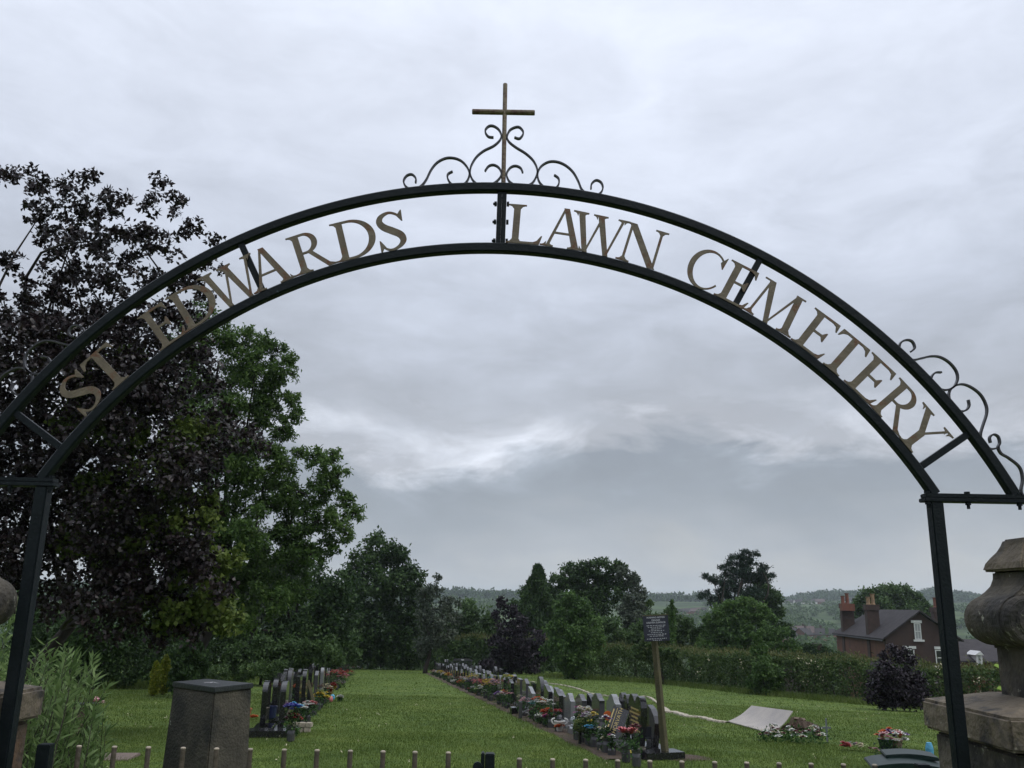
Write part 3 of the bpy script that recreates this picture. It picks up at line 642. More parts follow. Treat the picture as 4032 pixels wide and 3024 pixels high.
# dark green bin behind the right end of the gate
p = at(906, 755, 6.0); ztop = p[2]; bx, by = p[0], 6.0; hz = float(H(bx, by))
t = thing('litter_bin', 'dark green plastic bin with a stepped curved lid, beside the right pillar', 'bin', (bx, by, hz), rad(-14))
mb = MB(); mb.box(-.20, .20, -.17, .17, .02, ztop-hz-.075); mb.build('body', binm, t, bevel=.02)
mb = MB(); n = 10; L_ = ztop-hz
poly = [(-.235, L_-.07), (.235, L_-.07), (.235, L_-.055)]+[(.235-.47*i/n, L_-.05+.03*math.sin(math.pi*i/n)) for i in range(1, n)]+[(-.235, L_-.055)]
mb.prism(poly, -.20, .19); mb.build('lid', binm, t, bevel=.004)
mb = MB(); poly = [(-.12, L_-.03), (.2, L_-.03), (.2, L_-.01)]+[(.2-.32*i/n, L_-.01+.014*math.sin(math.pi*i/n)) for i in range(1, n)]+[(-.12, L_-.01)]
mb.prism(poly, .02, .26); mb.build('lid_ridge', binm, t, bevel=.004)

# ================================================================== TREES AND SHRUBS
beechm = leafmat('copper_beech_leaves', (.006, .004, .005), (.013, .008, .009), (.028, .017, .018), trans=.18, rough=.42, spec=.4, gain=1.0)
ashm = leafmat('ash_leaves', (.030, .058, .016), (.052, .094, .024), (.085, .135, .036), trans=.42)
maplem = leafmat('yellow_green_leaves', (.040, .065, .014), (.060, .090, .018), (.10, .13, .03), trans=.35)
darkm = leafmat('dark_wood_leaves', (.014, .030, .012), (.026, .050, .016), (.044, .078, .024), trans=.3)
midm = leafmat('mid_green_leaves', (.026, .048, .018), (.040, .072, .024), (.062, .102, .034), trans=.35)
freshm = leafmat('fresh_green_leaves', (.030, .062, .018), (.050, .094, .025), (.078, .130, .036), trans=.35)
greym = leafmat('grey_green_leaves', (.034, .046, .034), (.052, .066, .046), (.080, .095, .07), trans=.25)
purpm = leafmat('purple_shrub_leaves', (.008, .006, .009), (.016, .012, .017), (.036, .030, .038), trans=.15, rough=.4)
pinem = leafmat('pine_needles', (.008, .018, .011), (.014, .028, .017), (.022, .042, .026), trans=.1)
goldm = leafmat('golden_conifer_leaves', (.09, .12, .012), (.15, .175, .02), (.22, .22, .03), trans=.25)
hedgem = leafmat('hedge_leaves', (.022, .044, .013), (.040, .068, .019), (.068, .100, .030), trans=.3, patch=.8)
hedget = leafmat('hedge_top_shoots', (.045, .056, .020), (.066, .078, .026), (.10, .10, .04), trans=.35, patch=.8)
willm = leafmat('willow_leaves', (.050, .085, .028), (.080, .125, .042), (.12, .17, .065), trans=.4, patch=2.0)

# copper beech on the left, open at the top with twigs against the sky
B = [(-20,180,18),(12,178,17),(48,182,22),(85,178,16),(40,215,24),(80,215,26),(112,205,22),(162,182,11),(150,205,14),(175,205,15),(190,228,15),(213,240,10),(208,262,10),(222,270,7),(60,245,26),(100,240,30),(135,235,26),(160,245,20),(120,275,26),(85,278,28),(55,285,24),(150,280,20),(175,285,18),(195,278,13),(10,262,14),(22,295,22),(5,310,22),(60,315,30),(105,315,32),(150,315,28),(185,310,20),(208,298,12),(35,330,28)]
B += [(x, y, 34) for y in (350, 392, 434, 476, 518, 560) for x in (-40, -5, 30, 66, 102, 138, 170)] + [(205,362,14),(212,385,14),(225,420,18),(248,436,14),(262,447,10),(215,450,22),(200,480,20),(205,515,18),(192,545,20),(205,575,16),(222,590,12),(170,590,24),(135,595,26),(95,600,26),(55,600,24),(182,612,20),(195,635,12),(165,628,18),(120,625,20),(20,590,24)]
dens = []
tb = tree('copper_beech', 'tall copper beech with dark purple leaves on the left, behind the arch', 'tree', 15, [b for b in B if b[1] < 345], 11500, .095, beechm, base=(-9.7, 16.0), tr=.11, sub=14, sig=.15, depth=.8, twigs=True, limbs=12, up=.2, wratio=.62, shell=.12)
off = np.array(tb.location)
LBb = [(at(b[0], b[1], 15+rng.uniform(-.8, .8)*b[2]*15/FPX*2.2), b[2]*15/FPX*1.1) for b in B if b[1] >= 345]
P, O, CL = crown_points(LBb, 46000, 26, .15, 1.0, .25)
V, F = leaves(P-off, .096, .096*.64, .35, O); link('lower_crown', npmesh(V, F), beechm, tb)
# the yellow-green maple showing through it
tree('maple_tree', 'yellow green maple whose leaves show through the copper beech', 'tree', 15.2, [(205,500,12),(175,470,14),(120,520,16),(70,540,16),(185,575,16),(60,345,14),(90,380,22),(130,360,16),(75,420,26),(120,430,30),(165,395,18),(150,480,30),(190,440,24),(95,500,26),(190,520,26),(150,545,30),(110,560,24),(205,560,24),(215,600,22),(180,610,26),(232,560,12),(228,620,14),(145,600,20)], 20000, .09, maplem, base=(-9.9, 17.5), tr=.16, depth=.3, wratio=.8)
# ash, the tall light green tree
A = [(200,322,20),(188,350,24),(222,338,20),(242,345,18),(262,340,12),(278,352,10),(284,370,14),(292,358,7),(255,372,22),(232,385,28),(200,385,26),(272,392,18),(292,400,9),(296,413,9),(262,415,24),(282,428,14),(225,425,30),(190,430,30),(250,452,26),(280,460,18),(300,452,8),(318,462,14),(334,456,9),(338,475,12),(322,490,16),(295,490,22),(262,492,26),(225,475,30),(345,500,10),(355,512,9),(338,520,14),(318,520,16),(348,535,8),(290,525,24),(258,535,28),(225,530,26),(330,545,12),(312,552,14),(290,560,22),(255,575,26),(225,585,22),(278,600,20),(240,615,22),(300,590,14)]
tree('ash_tree', 'tall light green ash behind the copper beech, open crown against the sky', 'tree', 27, A, 68000, .135, ashm, base=(-9.9, 28), tr=.2, sub=22, sig=.15, depth=.7, twigs=True, limbs=16, wratio=.42, shell=.3, droop=.3)
# woodland edge on the left
tree('dark_tree', 'dark broadleaf tree between the ash and the far lawn', 'tree', 44, [(300,575,24),(322,598,20),(338,585,14),(285,605,26),(315,625,24),(340,615,20),(258,630,24),(300,645,20),(335,640,20),(345,600,12),(275,580,20)], 16000, .20, darkm, base=(-11.8, 45))
tree('grey_willow', 'thin grey green tree beside the dark tree, lower left', 'tree', 38, [(255,545,16),(262,570,16),(248,590,18),(238,615,18),(262,610,14),(290,575,12),(300,560,8)], 6000, .16, greym, base=(-11.5, 39), tr=.12)
tree('overgrown_shrub', 'wide green shrub behind the left row of headstones', 'shrub', 36, [(240,655,12),(262,650,12),(285,655,13),(305,652,12),(322,655,10),(300,668,8),(270,668,10),(238,672,8),(335,660,8)], 9000, .14, midm, base=(-9.8, 36.5), tr=.06)
tree('elder_bush', 'dull green bush under the copper beech', 'shrub', 37, [(150,640,18),(125,650,16),(178,655,14),(100,650,16),(75,655,16),(205,655,12),(140,668,12),(110,672,12)], 9000, .12, darkm, base=(-15.5, 37.5), tr=.06)
tree('laurel_bush', 'dark leafy bush at the far left behind the willow shrub', 'shrub', 25, [(60,640,20),(90,635,18),(30,640,20),(110,645,14),(75,660,14),(40,660,14)], 9000, .11, darkm, base=(-13, 25.5), tr=.06)
tree('holly_tree', 'dark holly mass behind the lower boughs of the copper beech', 'tree', 31, [(20,610,20),(55,605,20),(90,612,20),(125,618,18),(160,622,16),(190,625,16),(215,628,14),(40,635,18),(80,640,18),(120,645,18),(60,665,16),(95,670,16),(125,672,14),(30,665,16),(150,668,12),(240,628,12)], 24000, .12, darkm, base=(-14.0, 31.5), tr=.08)
tree('bramble_patch', 'low dark brambles along the left edge of the lawn', 'shrub', 35, [(x,y,9) for x,y in ((70,678),(90,677),(110,678),(130,677),(148,676),(170,676),(208,675),(222,674),(245,672),(262,670),(280,669),(190,677))], 9000, .09, midm, base=(-14.5, 35), tr=.03)
tree('yew_bush', 'dark spreading yew between the plinth and the ash', 'shrub', 38, [(205,640,16),(222,650,14),(190,655,14),(160,640,14),(210,665,10),(235,640,14),(175,630,14),(150,655,12)], 9000, .12, darkm, base=(-13.0, 38.5), tr=.06)
tree('rhododendron_bush', 'green bush filling the gap under the far left trees', 'shrub', 48, [(290,640,14),(310,650,13),(330,648,12),(350,655,10),(270,645,12),(300,660,10),(335,662,8),(255,655,10)], 10000, .18, midm, base=(-12.0, 48.5), tr=.06)
def conifer(name, label, px, py0, py1, wpx, Y, lm, n, leaf=.1, group=None, tip=.15):
    """a column or cone between two pixel rows."""
    a = at(px, py0, Y); b = at(px, py1, Y); hz = float(H(b[0], Y)); t = thing(name, label, 'conifer', (b[0], Y, hz), 0, group)
    h = a[2]-hz; R = wpx*Y/FPX/2; u = rng.random(n)**.9; an = rng.random(n)*6.283
    prof = np.minimum(1, np.minimum((1-u)/tip*.9+.12, u/.12*.6+.5)) if tip < .6 else (1-u)**.75*.95+.04
    lump = 1+.22*np.sin(an*3+u*14)+.15*np.sin(an*5-u*23)
    r = R*prof*lump*(.75+.3*rng.random(n)); P = np.stack([r*np.cos(an), r*np.sin(an), u*h+.03], 1)
    O = np.stack([np.cos(an), np.sin(an), 0*an], 1); V, F = leaves(P, leaf, leaf*.5, .2, O, axis=np.array([0, 0, 1.]), axisw=1.2); link('crown', npmesh(V, F), lm, t)
    mb = MB(); mb.tube([(0, 0, -.1), (0, 0, h*.85)], [.05, .015], 6); mb.build('trunk', bark, t); return t
conifer('golden_conifer', 'larger of the two golden conifers left of the plinth', 163, 657.5, 690, 10, 28, goldm, 2600, .09, tip=.4)
conifer('golden_conifer', 'smaller golden conifer, just left of its twin', 153.5, 664, 690, 6, 27.0, goldm, 1800, .08, tip=.4)
conifer('dark_conifer', 'broad blackish conifer behind the stone plinth', 187, 640, 688, 27, 26.5, darkm, 7500, .12, 'dark upright conifers on the left', tip=.3)
conifer('dark_conifer', 'narrow dark conifer with rounded top, right of the plinth', 230, 642, 676, 15, 42, darkm, 4000, .13, 'dark upright conifers on the left', tip=.35)
conifer('dark_conifer', 'small dark conifer between the plinth and the left headstones', 260, 649, 675, 10, 46, darkm, 2500, .13, 'dark upright conifers on the left', tip=.5)
conifer('golden_conifer', 'yellow tipped conifer behind the middle of the left row', 309, 647, 668, 9, 50, goldm, 1800, .14, tip=.6)
conifer('green_conifer', 'pale green narrow conifer behind the left headstones', 285, 645, 671, 6, 46, midm, 1500, .12, tip=.6)
# far end of the lawn
C1 = [(378,548,15),(398,556,12),(362,560,14),(388,572,22),(412,582,14),(352,578,10),(365,592,24),(398,600,26),(345,600,14),(420,605,14),(330,592,12),(325,610,14),(350,622,24),(385,628,26),(415,630,18),(362,650,20),(400,652,18),(425,648,10),(340,645,14)]
tree('sycamore_tree', 'large dark rounded tree at the far end of the lawn', 'tree', 66, C1, 30000, .27, darkm, base=(-7.6, 67), tr=.3, twigs=False, sub=24)
tree('cherry_tree', 'thin leaved small tree with a visible forked trunk at the end of the lawn', 'tree', 58, [(434,590,8),(437,578,4),(425,596,9),(447,606,9),(458,602,4),(440,618,14),(424,615,10),(430,636,14),(447,634,9),(421,650,8),(455,618,6)], 5200, .19, greym, base=(float(at(425, 672, 58)[0]), 58), tr=.14, twigs=True)
tree('field_maple', 'low olive green tree in the gap between the far trees', 'tree', 70, [(465,612,12),(476,622,14),(458,628,14),(490,628,11),(470,640,16),(494,640,10),(450,640,12)], 9000, .25, midm, base=(-2.2, 71))
tree('purple_plum', 'purple leaved tree right of the gap, far end of the lawn', 'tree', 60, [(501,603,6),(497,616,5),(510,612,7),(505,628,8),(520,625,9),(498,645,10),(515,645,14),(535,640,10),(505,660,12),(525,662,14),(545,652,8)], 8500, .2, purpm, base=(.2, 60.5), tr=.15)
tree('lime_tree', 'broad green tree behind the purple plum, right of the gap', 'tree', 76, [(530,595,9),(520,608,9),(545,600,14),(555,585,12),(572,575,12),(588,568,9),(602,570,12),(618,568,8),(628,580,8),(585,588,20),(612,590,15),(560,612,22),(590,615,24),(536,618,16),(545,638,18)], 26000, .28, darkm, base=(6.5, 77), tr=.3)
tree('birch_tree', 'pale thin tree at the right edge of the broad green tree', 'tree', 70, [(621,572,7),(632,580,8),(641,592,6),(634,600,10),(645,606,5),(625,615,12),(640,620,10),(630,640,12)], 5500, .22, greym, base=(10, 71), tr=.12, twigs=True)
conifer('spruce_tree', 'dark pointed conifer rising above the trees right of the gap', 537, 567, 655, 50, 72, darkm, 9000, .32, tip=.9)
tree('hazel_tree', 'bright green rounded tree standing forward of the far trees', 'tree', 52, [(573,598,7),(566,612,11),(580,612,11),(590,625,11),(560,630,13),(578,632,15),(595,643,10),(565,652,15),(585,655,14),(550,648,8),(572,668,11)], 15000, .18, freshm, base=(3.9, 52.5), tr=.14)
tree('elm_tree', 'dull green tree behind the warning sign', 'tree', 64, [(610,632,14),(625,645,14),(640,635,12),(605,652,12),(655,622,10),(652,642,13),(672,615,8),(668,630,12),(685,625,10),(688,642,13),(702,636,9),(665,650,12)], 16000, .23, midm, base=(11, 65))
conifer('young_larch', 'light green pointed sapling right of the warning sign', 673, 602, 640, 7, 58, freshm, 1200, .2, tip=.95)
tree('dog_rose', 'loose flowering bush behind the hedge near the sign', 'shrub', 50, [(650,603,3),(648,640,6),(640,652,8),(655,655,8),(672,655,7)], 3000, .16, hedgem, base=(8.6, 50.5), tr=.05)
PN = [(743,553,6),(737,560,8),(748,560,8),(756,553,4),(727,566,7),(760,567,7),(742,570,10),(712,578,5),(705,576,3.5),(722,580,8),(733,585,10),(752,580,10),(764,578,7),(772,576,3.5),(745,592,8),(706,594,5),(700,597,3),(714,601,6),(722,592,6),(730,604,7),(756,592,10),(745,570,8),(732,574,8),(757,576,8),(728,595,6)]
PN = [(a, b, r*1.08) for a, b, r in PN]
tree('scots_pine', 'dark flat layered pine standing above the hedge on the right', 'pine tree', 86, PN, 18000, .24, pinem, base=(float(at(731, 640, 86)[0]), 86), tr=.33, sub=14, sig=.22, flat=.62, depth=.5, limbs=21, wratio=.35, shell=.3)
tree('oak_tree', 'round dark crowned tree touching the right side of the pine', 'tree', 90, [(762,590,9),(772,598,9),(766,610,12),(757,604,10),(778,612,7),(774,624,9),(785,630,7),(791,634,4)], 9000, .28, darkm, base=(26, 91), tr=.28)
tree('thorn_tree', 'wide green tree below the pine, behind the hedge', 'tree', 62, [(731,606,6),(724,616,12),(740,612,11),(748,603,7),(758,612,10),(712,622,8),(730,632,17),(752,630,16),(768,628,12),(712,640,12),(705,650,9),(780,640,11),(765,648,14),(740,650,14),(790,652,9),(722,652,12)], 24000, .21, freshm, base=(15.5, 63), tr=.2)
tree('copse_bush', 'dark bush filling the hollow between the wide tree and the brick house', 'shrub', 70, [(800,650,8),(812,650,6),(826,654,6),(838,658,6),(820,660,7),(800,660,8),(848,660,5)], 6000, .22, darkm, base=(24, 71), tr=.12)
tree('chestnut_tree', 'big green tree showing over the roof of the brick house', 'tree', 128, [(858,606,9),(872,598,10),(888,594,10),(903,596,10),(915,601,8),(925,607,6),(880,610,14),(905,612,14),(925,618,6),(850,618,7),(848,632,6),(846,642,5)], 17000, .42, leafmat('chestnut_leaves', (.022, .045, .014), (.035, .066, .020), (.055, .092, .028)), base=(56, 129), tr=.45)
tree('purple_hazel', 'low purple black shrub in front of the hedge below the brick house', 'shrub', 32, [(886,664,7),(897,657,6),(908,660,7),(880,674,8),(893,675,10),(908,677,10),(919,680,6),(900,688,11),(886,689,9),(915,689,9),(893,648,4),(884,655,4),(905,651,4),(874,688,7),(918,690,8),(905,696,8),(890,697,7),(882,702,6),(893,703,7),(905,703,7),(917,702,6),(872,697,5)], 6800, .12, purpm, base=(13.15, 32), tr=.05, sig=.32, shell=.2)
tree('hawthorn_sapling', 'young tree with light upright shoots growing out of the hedge', 'sapling', 41, [(757,640,4),(761,632,3),(753,636,2.5),(762,648,5),(765,657,6),(756,652,5),(762,668,10),(774,676,9),(758,684,9),(780,682,4),(768,690,6)], 5200, .13, freshm, base=(float(at(764, 695, 41)[0]), 41), tr=.05)
tree('small_heather', 'small grey purple bush at the foot of the purple plum', 'shrub', 56, [(484,666,4),(489,664,4),(494,669,4)], 1500, .16, purpm, base=(-1.7, 56.3), tr=.04)
# willow leaved shrub behind the left pillar: long thin leaves on upright shoots
base = np.array([-2.9, 5.3]); hz = float(H(*base)); t = thing('willow_shrub', 'light green shrub with long narrow leaves behind the left gate pillar', 'shrub', (base[0], base[1], hz)); off = np.array([base[0], base[1], hz])
V = []; A_ = []; mb = MB()
tips = [(60,637),(72,652),(84,648),(91,655),(95,672),(40,650),(20,640),(8,632),(2,610),(12,600),(30,655),(50,662),(65,665),(100,690),(105,702),(78,690),(88,710),(70,720),(92,728),(80,745),(95,750),(60,700),(45,690),(30,685),(10,665),(0,650),(70,675),(55,730),(86,764),(40,735),(20,700),(75,758)]
for tx, ty in tips*4:
    Y = rng.uniform(4.6, 6.0); T_ = at(tx-5+rng.normal()*8, ty+abs(rng.normal())*14, Y); b0 = np.array([T_[0]*.8+off[0]*.2+rng.normal()*.1, Y+rng.normal()*.08, max(hz+.02, T_[2]-rng.uniform(.5, .9))])
    mid = (b0+T_)/2+rng.normal(size=3)*.04; pts = catmull([b0, mid, T_], 6); mb.tube([p-off for p in pts], list(np.linspace(.004, .0012, len(pts))), 4, False)
    for k in range(46):
        u = .12+.88*k/46; i = u*(len(pts)-1); j = int(min(i, len(pts)-2)); p = pts[j]+(pts[j+1]-pts[j])*(i-j); d = unit(pts[j+1]-pts[j])
        side = unit(np.cross(d, rng.normal(size=3))); A_.append(unit(d*.75+side*.8+rng.normal(size=3)*.12)); V.append(p-off)
V = np.array(V); A_ = np.array(A_); vv, ff = leaves(V, .072, .0150, .5, None, axis=A_*6, axisw=1.0, fold=.05)
link('crown', npmesh(vv, ff), willm, t); mb.build('branches', bark, t)
# broad leaf shrub behind the right pillar
p = at(1003, 690, 4.1); t = thing('broadleaf_plant', 'bright yellow green broad leaves beside the right stone finial', 'plant', (p[0], 4.1, float(H(p[0], 4.1)))); off = np.array(t.location)
mb = MB()
for (px, py, L_, a) in [(1002, 668, .10, 2.6), (1007, 690, .11, 2.9), (1012, 700, .10, 2.4), (1016, 675, .12, .4), (1020, 690, .11, 1.0)]:
    q = at(px, py, 4.15)-off; dx = np.array([math.cos(a), -.25, math.sin(a)*.35]); n_ = np.array([-.1, -.5, .8]); bb = unit(np.cross(n_, dx)); pts = [q-dx*L_/2, q-dx*L_*.2+bb*L_*.24, q+dx*L_*.2+bb*L_*.22, q+dx*L_/2, q+dx*L_*.2-bb*L_*.22, q-dx*L_*.2-bb*L_*.24]
    pts2 = [x+np.array([0, 0, .003]) for x in pts]; mb.add(pts+pts2, [(0, 1, 2, 3, 4, 5), (11, 10, 9, 8, 7, 6)]+[(i, i+6, (i+1) % 6+6, (i+1) % 6) for i in range(6)])
mb.build('foliage', leafmat('broad_leaf', (.13, .21, .03), (.17, .26, .04), trans=.4), t)
mb = MB()
for x in (-.02, .03, .06): mb.tube([(0, 0, -.1), (x*.5, .02, .5), (x, .05, (at(1010, 690, 4.15)-off)[2])], [.012, .009, .004], 5)
mb.build('stem', bark, t)

# ================================================================== HEDGES
def hedge(name, label, path, wd, ht, n, leaf, lm, lt, flow=0):
    path = [np.array(p, float) for p in path]; seg = np.array([np.linalg.norm(b-a) for a, b in zip(path[:-1], path[1:])]); cum = np.r_[0, np.cumsum(seg)]; tot = cum[-1]
    c = path[0]; hz = float(H(*c)); t = thing(name, label, 'hedge', (c[0], c[1], hz)); off = np.array([c[0], c[1], hz])
    def pos(s):
        j = np.clip(np.searchsorted(cum, s)-1, 0, len(seg)-1); A__ = np.array(path)[j]; Bb = np.array(path)[j+1]; f = ((s-cum[j])/seg[j])[:, None]; d = unit(Bb-A__); return A__+(Bb-A__)*f, np.stack([-d[:, 1], d[:, 0]], 1)
    def surf(n, topf):
        s = rng.random(n)*tot; p, nn = pos(s); lump = .12*np.sin(s*2.1)+.1*np.sin(s*5.3+1)+.08*np.sin(s*.8+2)
        side = rng.random(n) > topf; v = np.where(side, rng.random(n)**.8, 1.0); sg = np.where(rng.random(n) < .5, -1, 1)*1.0
        uu = np.where(side, sg, rng.uniform(-1, 1, n)); prof = (wd/2)*(1-.25*v**3)*(1+lump+.15*np.sin(v*7+s*3))
        H_ = np.interp(s, np.linspace(0, tot, len(ht)), ht)
        P = np.c_[p+nn*(uu*prof+rng.normal(size=n)*.10)[:, None], H(p[:, 0], p[:, 1])+v*H_*(1+lump*.35)+rng.normal(size=n)*.07]
        O = np.c_[nn*uu[:, None], np.where(side, .2, 1)]; return P, unit(O)
    P, O = surf(n, .35); V, F = leaves(P-off, leaf, leaf*.6, .5, O); link('leaf_mass', npmesh(V, F), lm, t)
    P, O = surf(n//7, 1.0); P[:, 2] += abs(rng.normal(size=len(P)))*.13; V, F = leaves(P-off, leaf*1.1, leaf*.4, .0, O, axis=np.array([0, 0, 1.]), axisw=1.5); link('top_shoots', npmesh(V, F), lt, t)
    # dark inner stems
    mb = MB()
    for s in np.arange(.3, tot, 1.1):
        p, nn = pos(np.array([s])); p = p[0]; z = float(H(*p)); mb.tube([np.array([p[0], p[1], z-.1])-off, np.array([p[0]+rng.normal()*.15, p[1]+rng.normal()*.15, z+1.2])-off], [.04, .015], 4, False)
    mb.build('stems', bark, t)
    if flow:
        P, O = surf(flow, .1); k = rng.integers(0, flow//8, flow); P = P[k]+rng.normal(size=(flow, 3))*.10; V, F = leaves(P-off+O[k]*.12, .075, .06, .8); link('blossom', npmesh(V, F), PET['cream'], t)
    return t
hp = [gpl(*q)[:2] for q in ((556, 677), (671, 684), (760, 694), (880, 705), (1015, 716))]; hp.append(hp[-1]+(hp[-1]-hp[-2])*.8)
hp = [p+np.array([.5, .8]) for p in hp]
hedge('boundary_hedge', 'long boundary hedge with brownish top shoots and white blossom, right of the lawn', hp, 1.6, [1.9, 1.75, 1.6, 1.6, 1.45, 1.4], 60000, .12, hedgem, hedget, 900)
hp2 = [gpl(*q)[:2]+np.array([0, 1.2]) for q in ((315, 668), (380, 670), (470, 671), (552, 674))]
hedge('end_hedge', 'dark hedge closing the far end of the lawn', hp2, 1.8, [2.3, 2.2, 2.2, 2.1], 32000, .2, midm, hedget, 0)
tufts([hp[0]+(hp[-2]-hp[0])*u for u in ()] or [p-np.array([.9, 1.3]) for a, b in zip(hp[:-1], hp[1:]) for p in [a+(b-a)*u for u in np.linspace(0, 1, 14)]], 26000, .26, .35, grassm, 'long_grass', 'uncut long grass along the foot of the right hedge')
lf = [gpl(*q)[:2] for q in ((110, 688), (140, 686), (165, 688), (200, 684), (240, 679), (280, 674), (320, 670))]
tufts([a+(b-a)*u for a, b in zip(lf[:-1], lf[1:]) for u in np.linspace(0, 1, 12)], 16000, .3, .7, grassm, 'rough_grass', 'rough grass under the shrubs on the left edge of the lawn')

# ================================================================== HEADSTONES
RD = np.array([-.147, .989]); RD = RD/np.linalg.norm(RD); RZ = math.atan2(RD[1], RD[0])     # rows run this way; local +x = along the row
def rowpt(px, x0, y0=13.4, slope=-.147):
    """where a pixel column meets the row line."""
    d = ray(px, 700); Y = 13.4
    for _ in range(6):
        z = float(H(0, Y)) ; v = CAM + d*(Y/d[1]); py = 384-FPX*((np.array([v[0], Y, z])-CAM)@_U)/((np.array([v[0], Y, z])-CAM)@_fw); d = ray(px, py)
        Y = (x0-slope*y0)/(d[0]/d[1]-slope)
    return np.array([x0+slope*(Y-y0), Y])
def ztop(px, py, Y): return at(px, py, Y)[2]
PROF = {
 'flat': lambda w, h: [(-w, 0), (w, 0), (w, h), (-w, h)],
 'arch': lambda w, h: [(-w, 0), (w, 0)]+[(w*math.cos(a), h-w*.55+w*.55*math.sin(a)) for a in np.linspace(0, math.pi, 15)],
 'round': lambda w, h: [(-w, 0), (w, 0)]+[(w*math.cos(a), h-w+w*math.sin(a)) for a in np.linspace(0, math.pi, 17)],
 'ogee': lambda w, h: [(-w, 0), (w, 0)]+[(w*x, h-.13+.13*y) for x, y in ((1, 0), (.86, .04), (.7, .14), (.52, .42), (.38, .72), (.22, .92), (0, 1), (-.22, .92), (-.38, .72), (-.52, .42), (-.7, .14), (-.86, .04), (-1, 0))],
 'peak': lambda w, h: [(-w, 0), (w, 0), (w, h-.10), (0, h), (-w, h-.10)],
 'slope': lambda w, h: [(-w, 0), (w, 0), (w, h), (w*.4, h-.02), (-w*.4, h-.09), (-w, h-.12)],
 'flare': lambda w, h: [(-w*1.15, 0), (w*1.15, 0), (w*.95, h*.35), (w*.92, h*.8), (w, h-.09), (w*.6, h-.06), (w*.2, h), (-w*.2, h), (-w*.6, h-.06), (-w, h-.09), (-w*.92, h*.8), (-w*.95, h*.35)],
 'heart': lambda w, h: [(-w*.45, 0), (w*.45, 0)]+[(w*x, h*y) for x, y in ((.62, .2), (.85, .45), (.99, .66), (1.0, .80), (.92, .91), (.76, .98), (.52, 1.0), (.28, .97), (.1, .90), (0, .84), (-.1, .90), (-.28, .97), (-.52, 1.0), (-.76, .98), (-.92, .91), (-1.0, .80), (-.99, .66), (-.85, .45), (-.62, .2))],
 'tear': lambda w, h: [(-w*.5, 0), (w*.5, 0)]+[(w*x, h*y) for x, y in ((.66, .25), (.92, .55), (1, .74), (.9, .9), (.6, .99), (.2, 1.0), (-.3, .93), (-.75, .78), (-.95, .6), (-.8, .3))]}
MATS = {'k': ('black', blackgr), 'g': ('pale grey', greygr), 'd': ('dark grey', dgreygr)}
SH = {'flat': 'square top', 'arch': 'shallow arched top', 'round': 'round top', 'ogee': 'curved ogee top', 'peak': 'peaked top', 'slope': 'sloping top', 'flare': 'flared foot and curved top', 'heart': 'heart shape', 'tear': 'tear drop shape'}
ORD = ['first', 'second', 'third', 'fourth', 'fifth', 'sixth', 'seventh', 'eighth', 'ninth', 'tenth', 'eleventh', 'twelfth', 'thirteenth', 'fourteenth', 'fifteenth', 'sixteenth', 'seventeenth', 'eighteenth', 'nineteenth', 'twentieth']
def ordw(i): return ORD[i] if i < 20 else ('twenty ' if i < 30 else 'thirty ' if i < 40 else 'forty ')+(ORD[i % 10-1] if i % 10 else 'tenth')
def lettering(w, h, m, par, y, n=6, frac=.8):
    mb = MB(); rr = random.Random(int(w*1e4))
    for i in range(n):
        z = h*(.86-i*.085*6/n*.9); L_ = w*frac*rr.uniform(.55, 1); x = -L_
        while x < L_:
            ww = rr.uniform(.015, .05)
            mb.box(x, min(x+ww, L_), y-.0015, y+.0015, z-.011, z+.011); x += ww+.012
    o = mb.build('lettering', m, par); return o
def headstone(p, hgt, shape, mk, label, side, w=.3, th=.095, tilt=0.0, face=False, base=True, rz=0.0):
    z = float(H(*p)); t = thing('headstone', label, 'headstone', (p[0], p[1], z), RZ+rz, 'headstones of the %s rows' % side)
    nm, m = MATS[mk]; bh = .09 if base else 0
    if base:
        mb = MB(); mb.box(-w-.07, w+.07, -.16, .16, -.05, bh); mb.build('base', m, t, bevel=.006)
    mb = MB(); mb.prism([(x, zz_+bh+.001) for x, zz_ in PROF[shape](w, hgt-bh)], -th/2, th/2)
    o = mb.build('tablet', m, t, bevel=.004 if p[1] < 26 else 0)
    if tilt: o.rotation_euler = (tilt, 0, 0)
    if face:
        s = 1 if side == 'right' else -1     # local +y points left of the row direction; the right rows face the aisle on that side
        lettering(w, hgt-bh, goldtx, o, s*(th/2+.002))
    return t
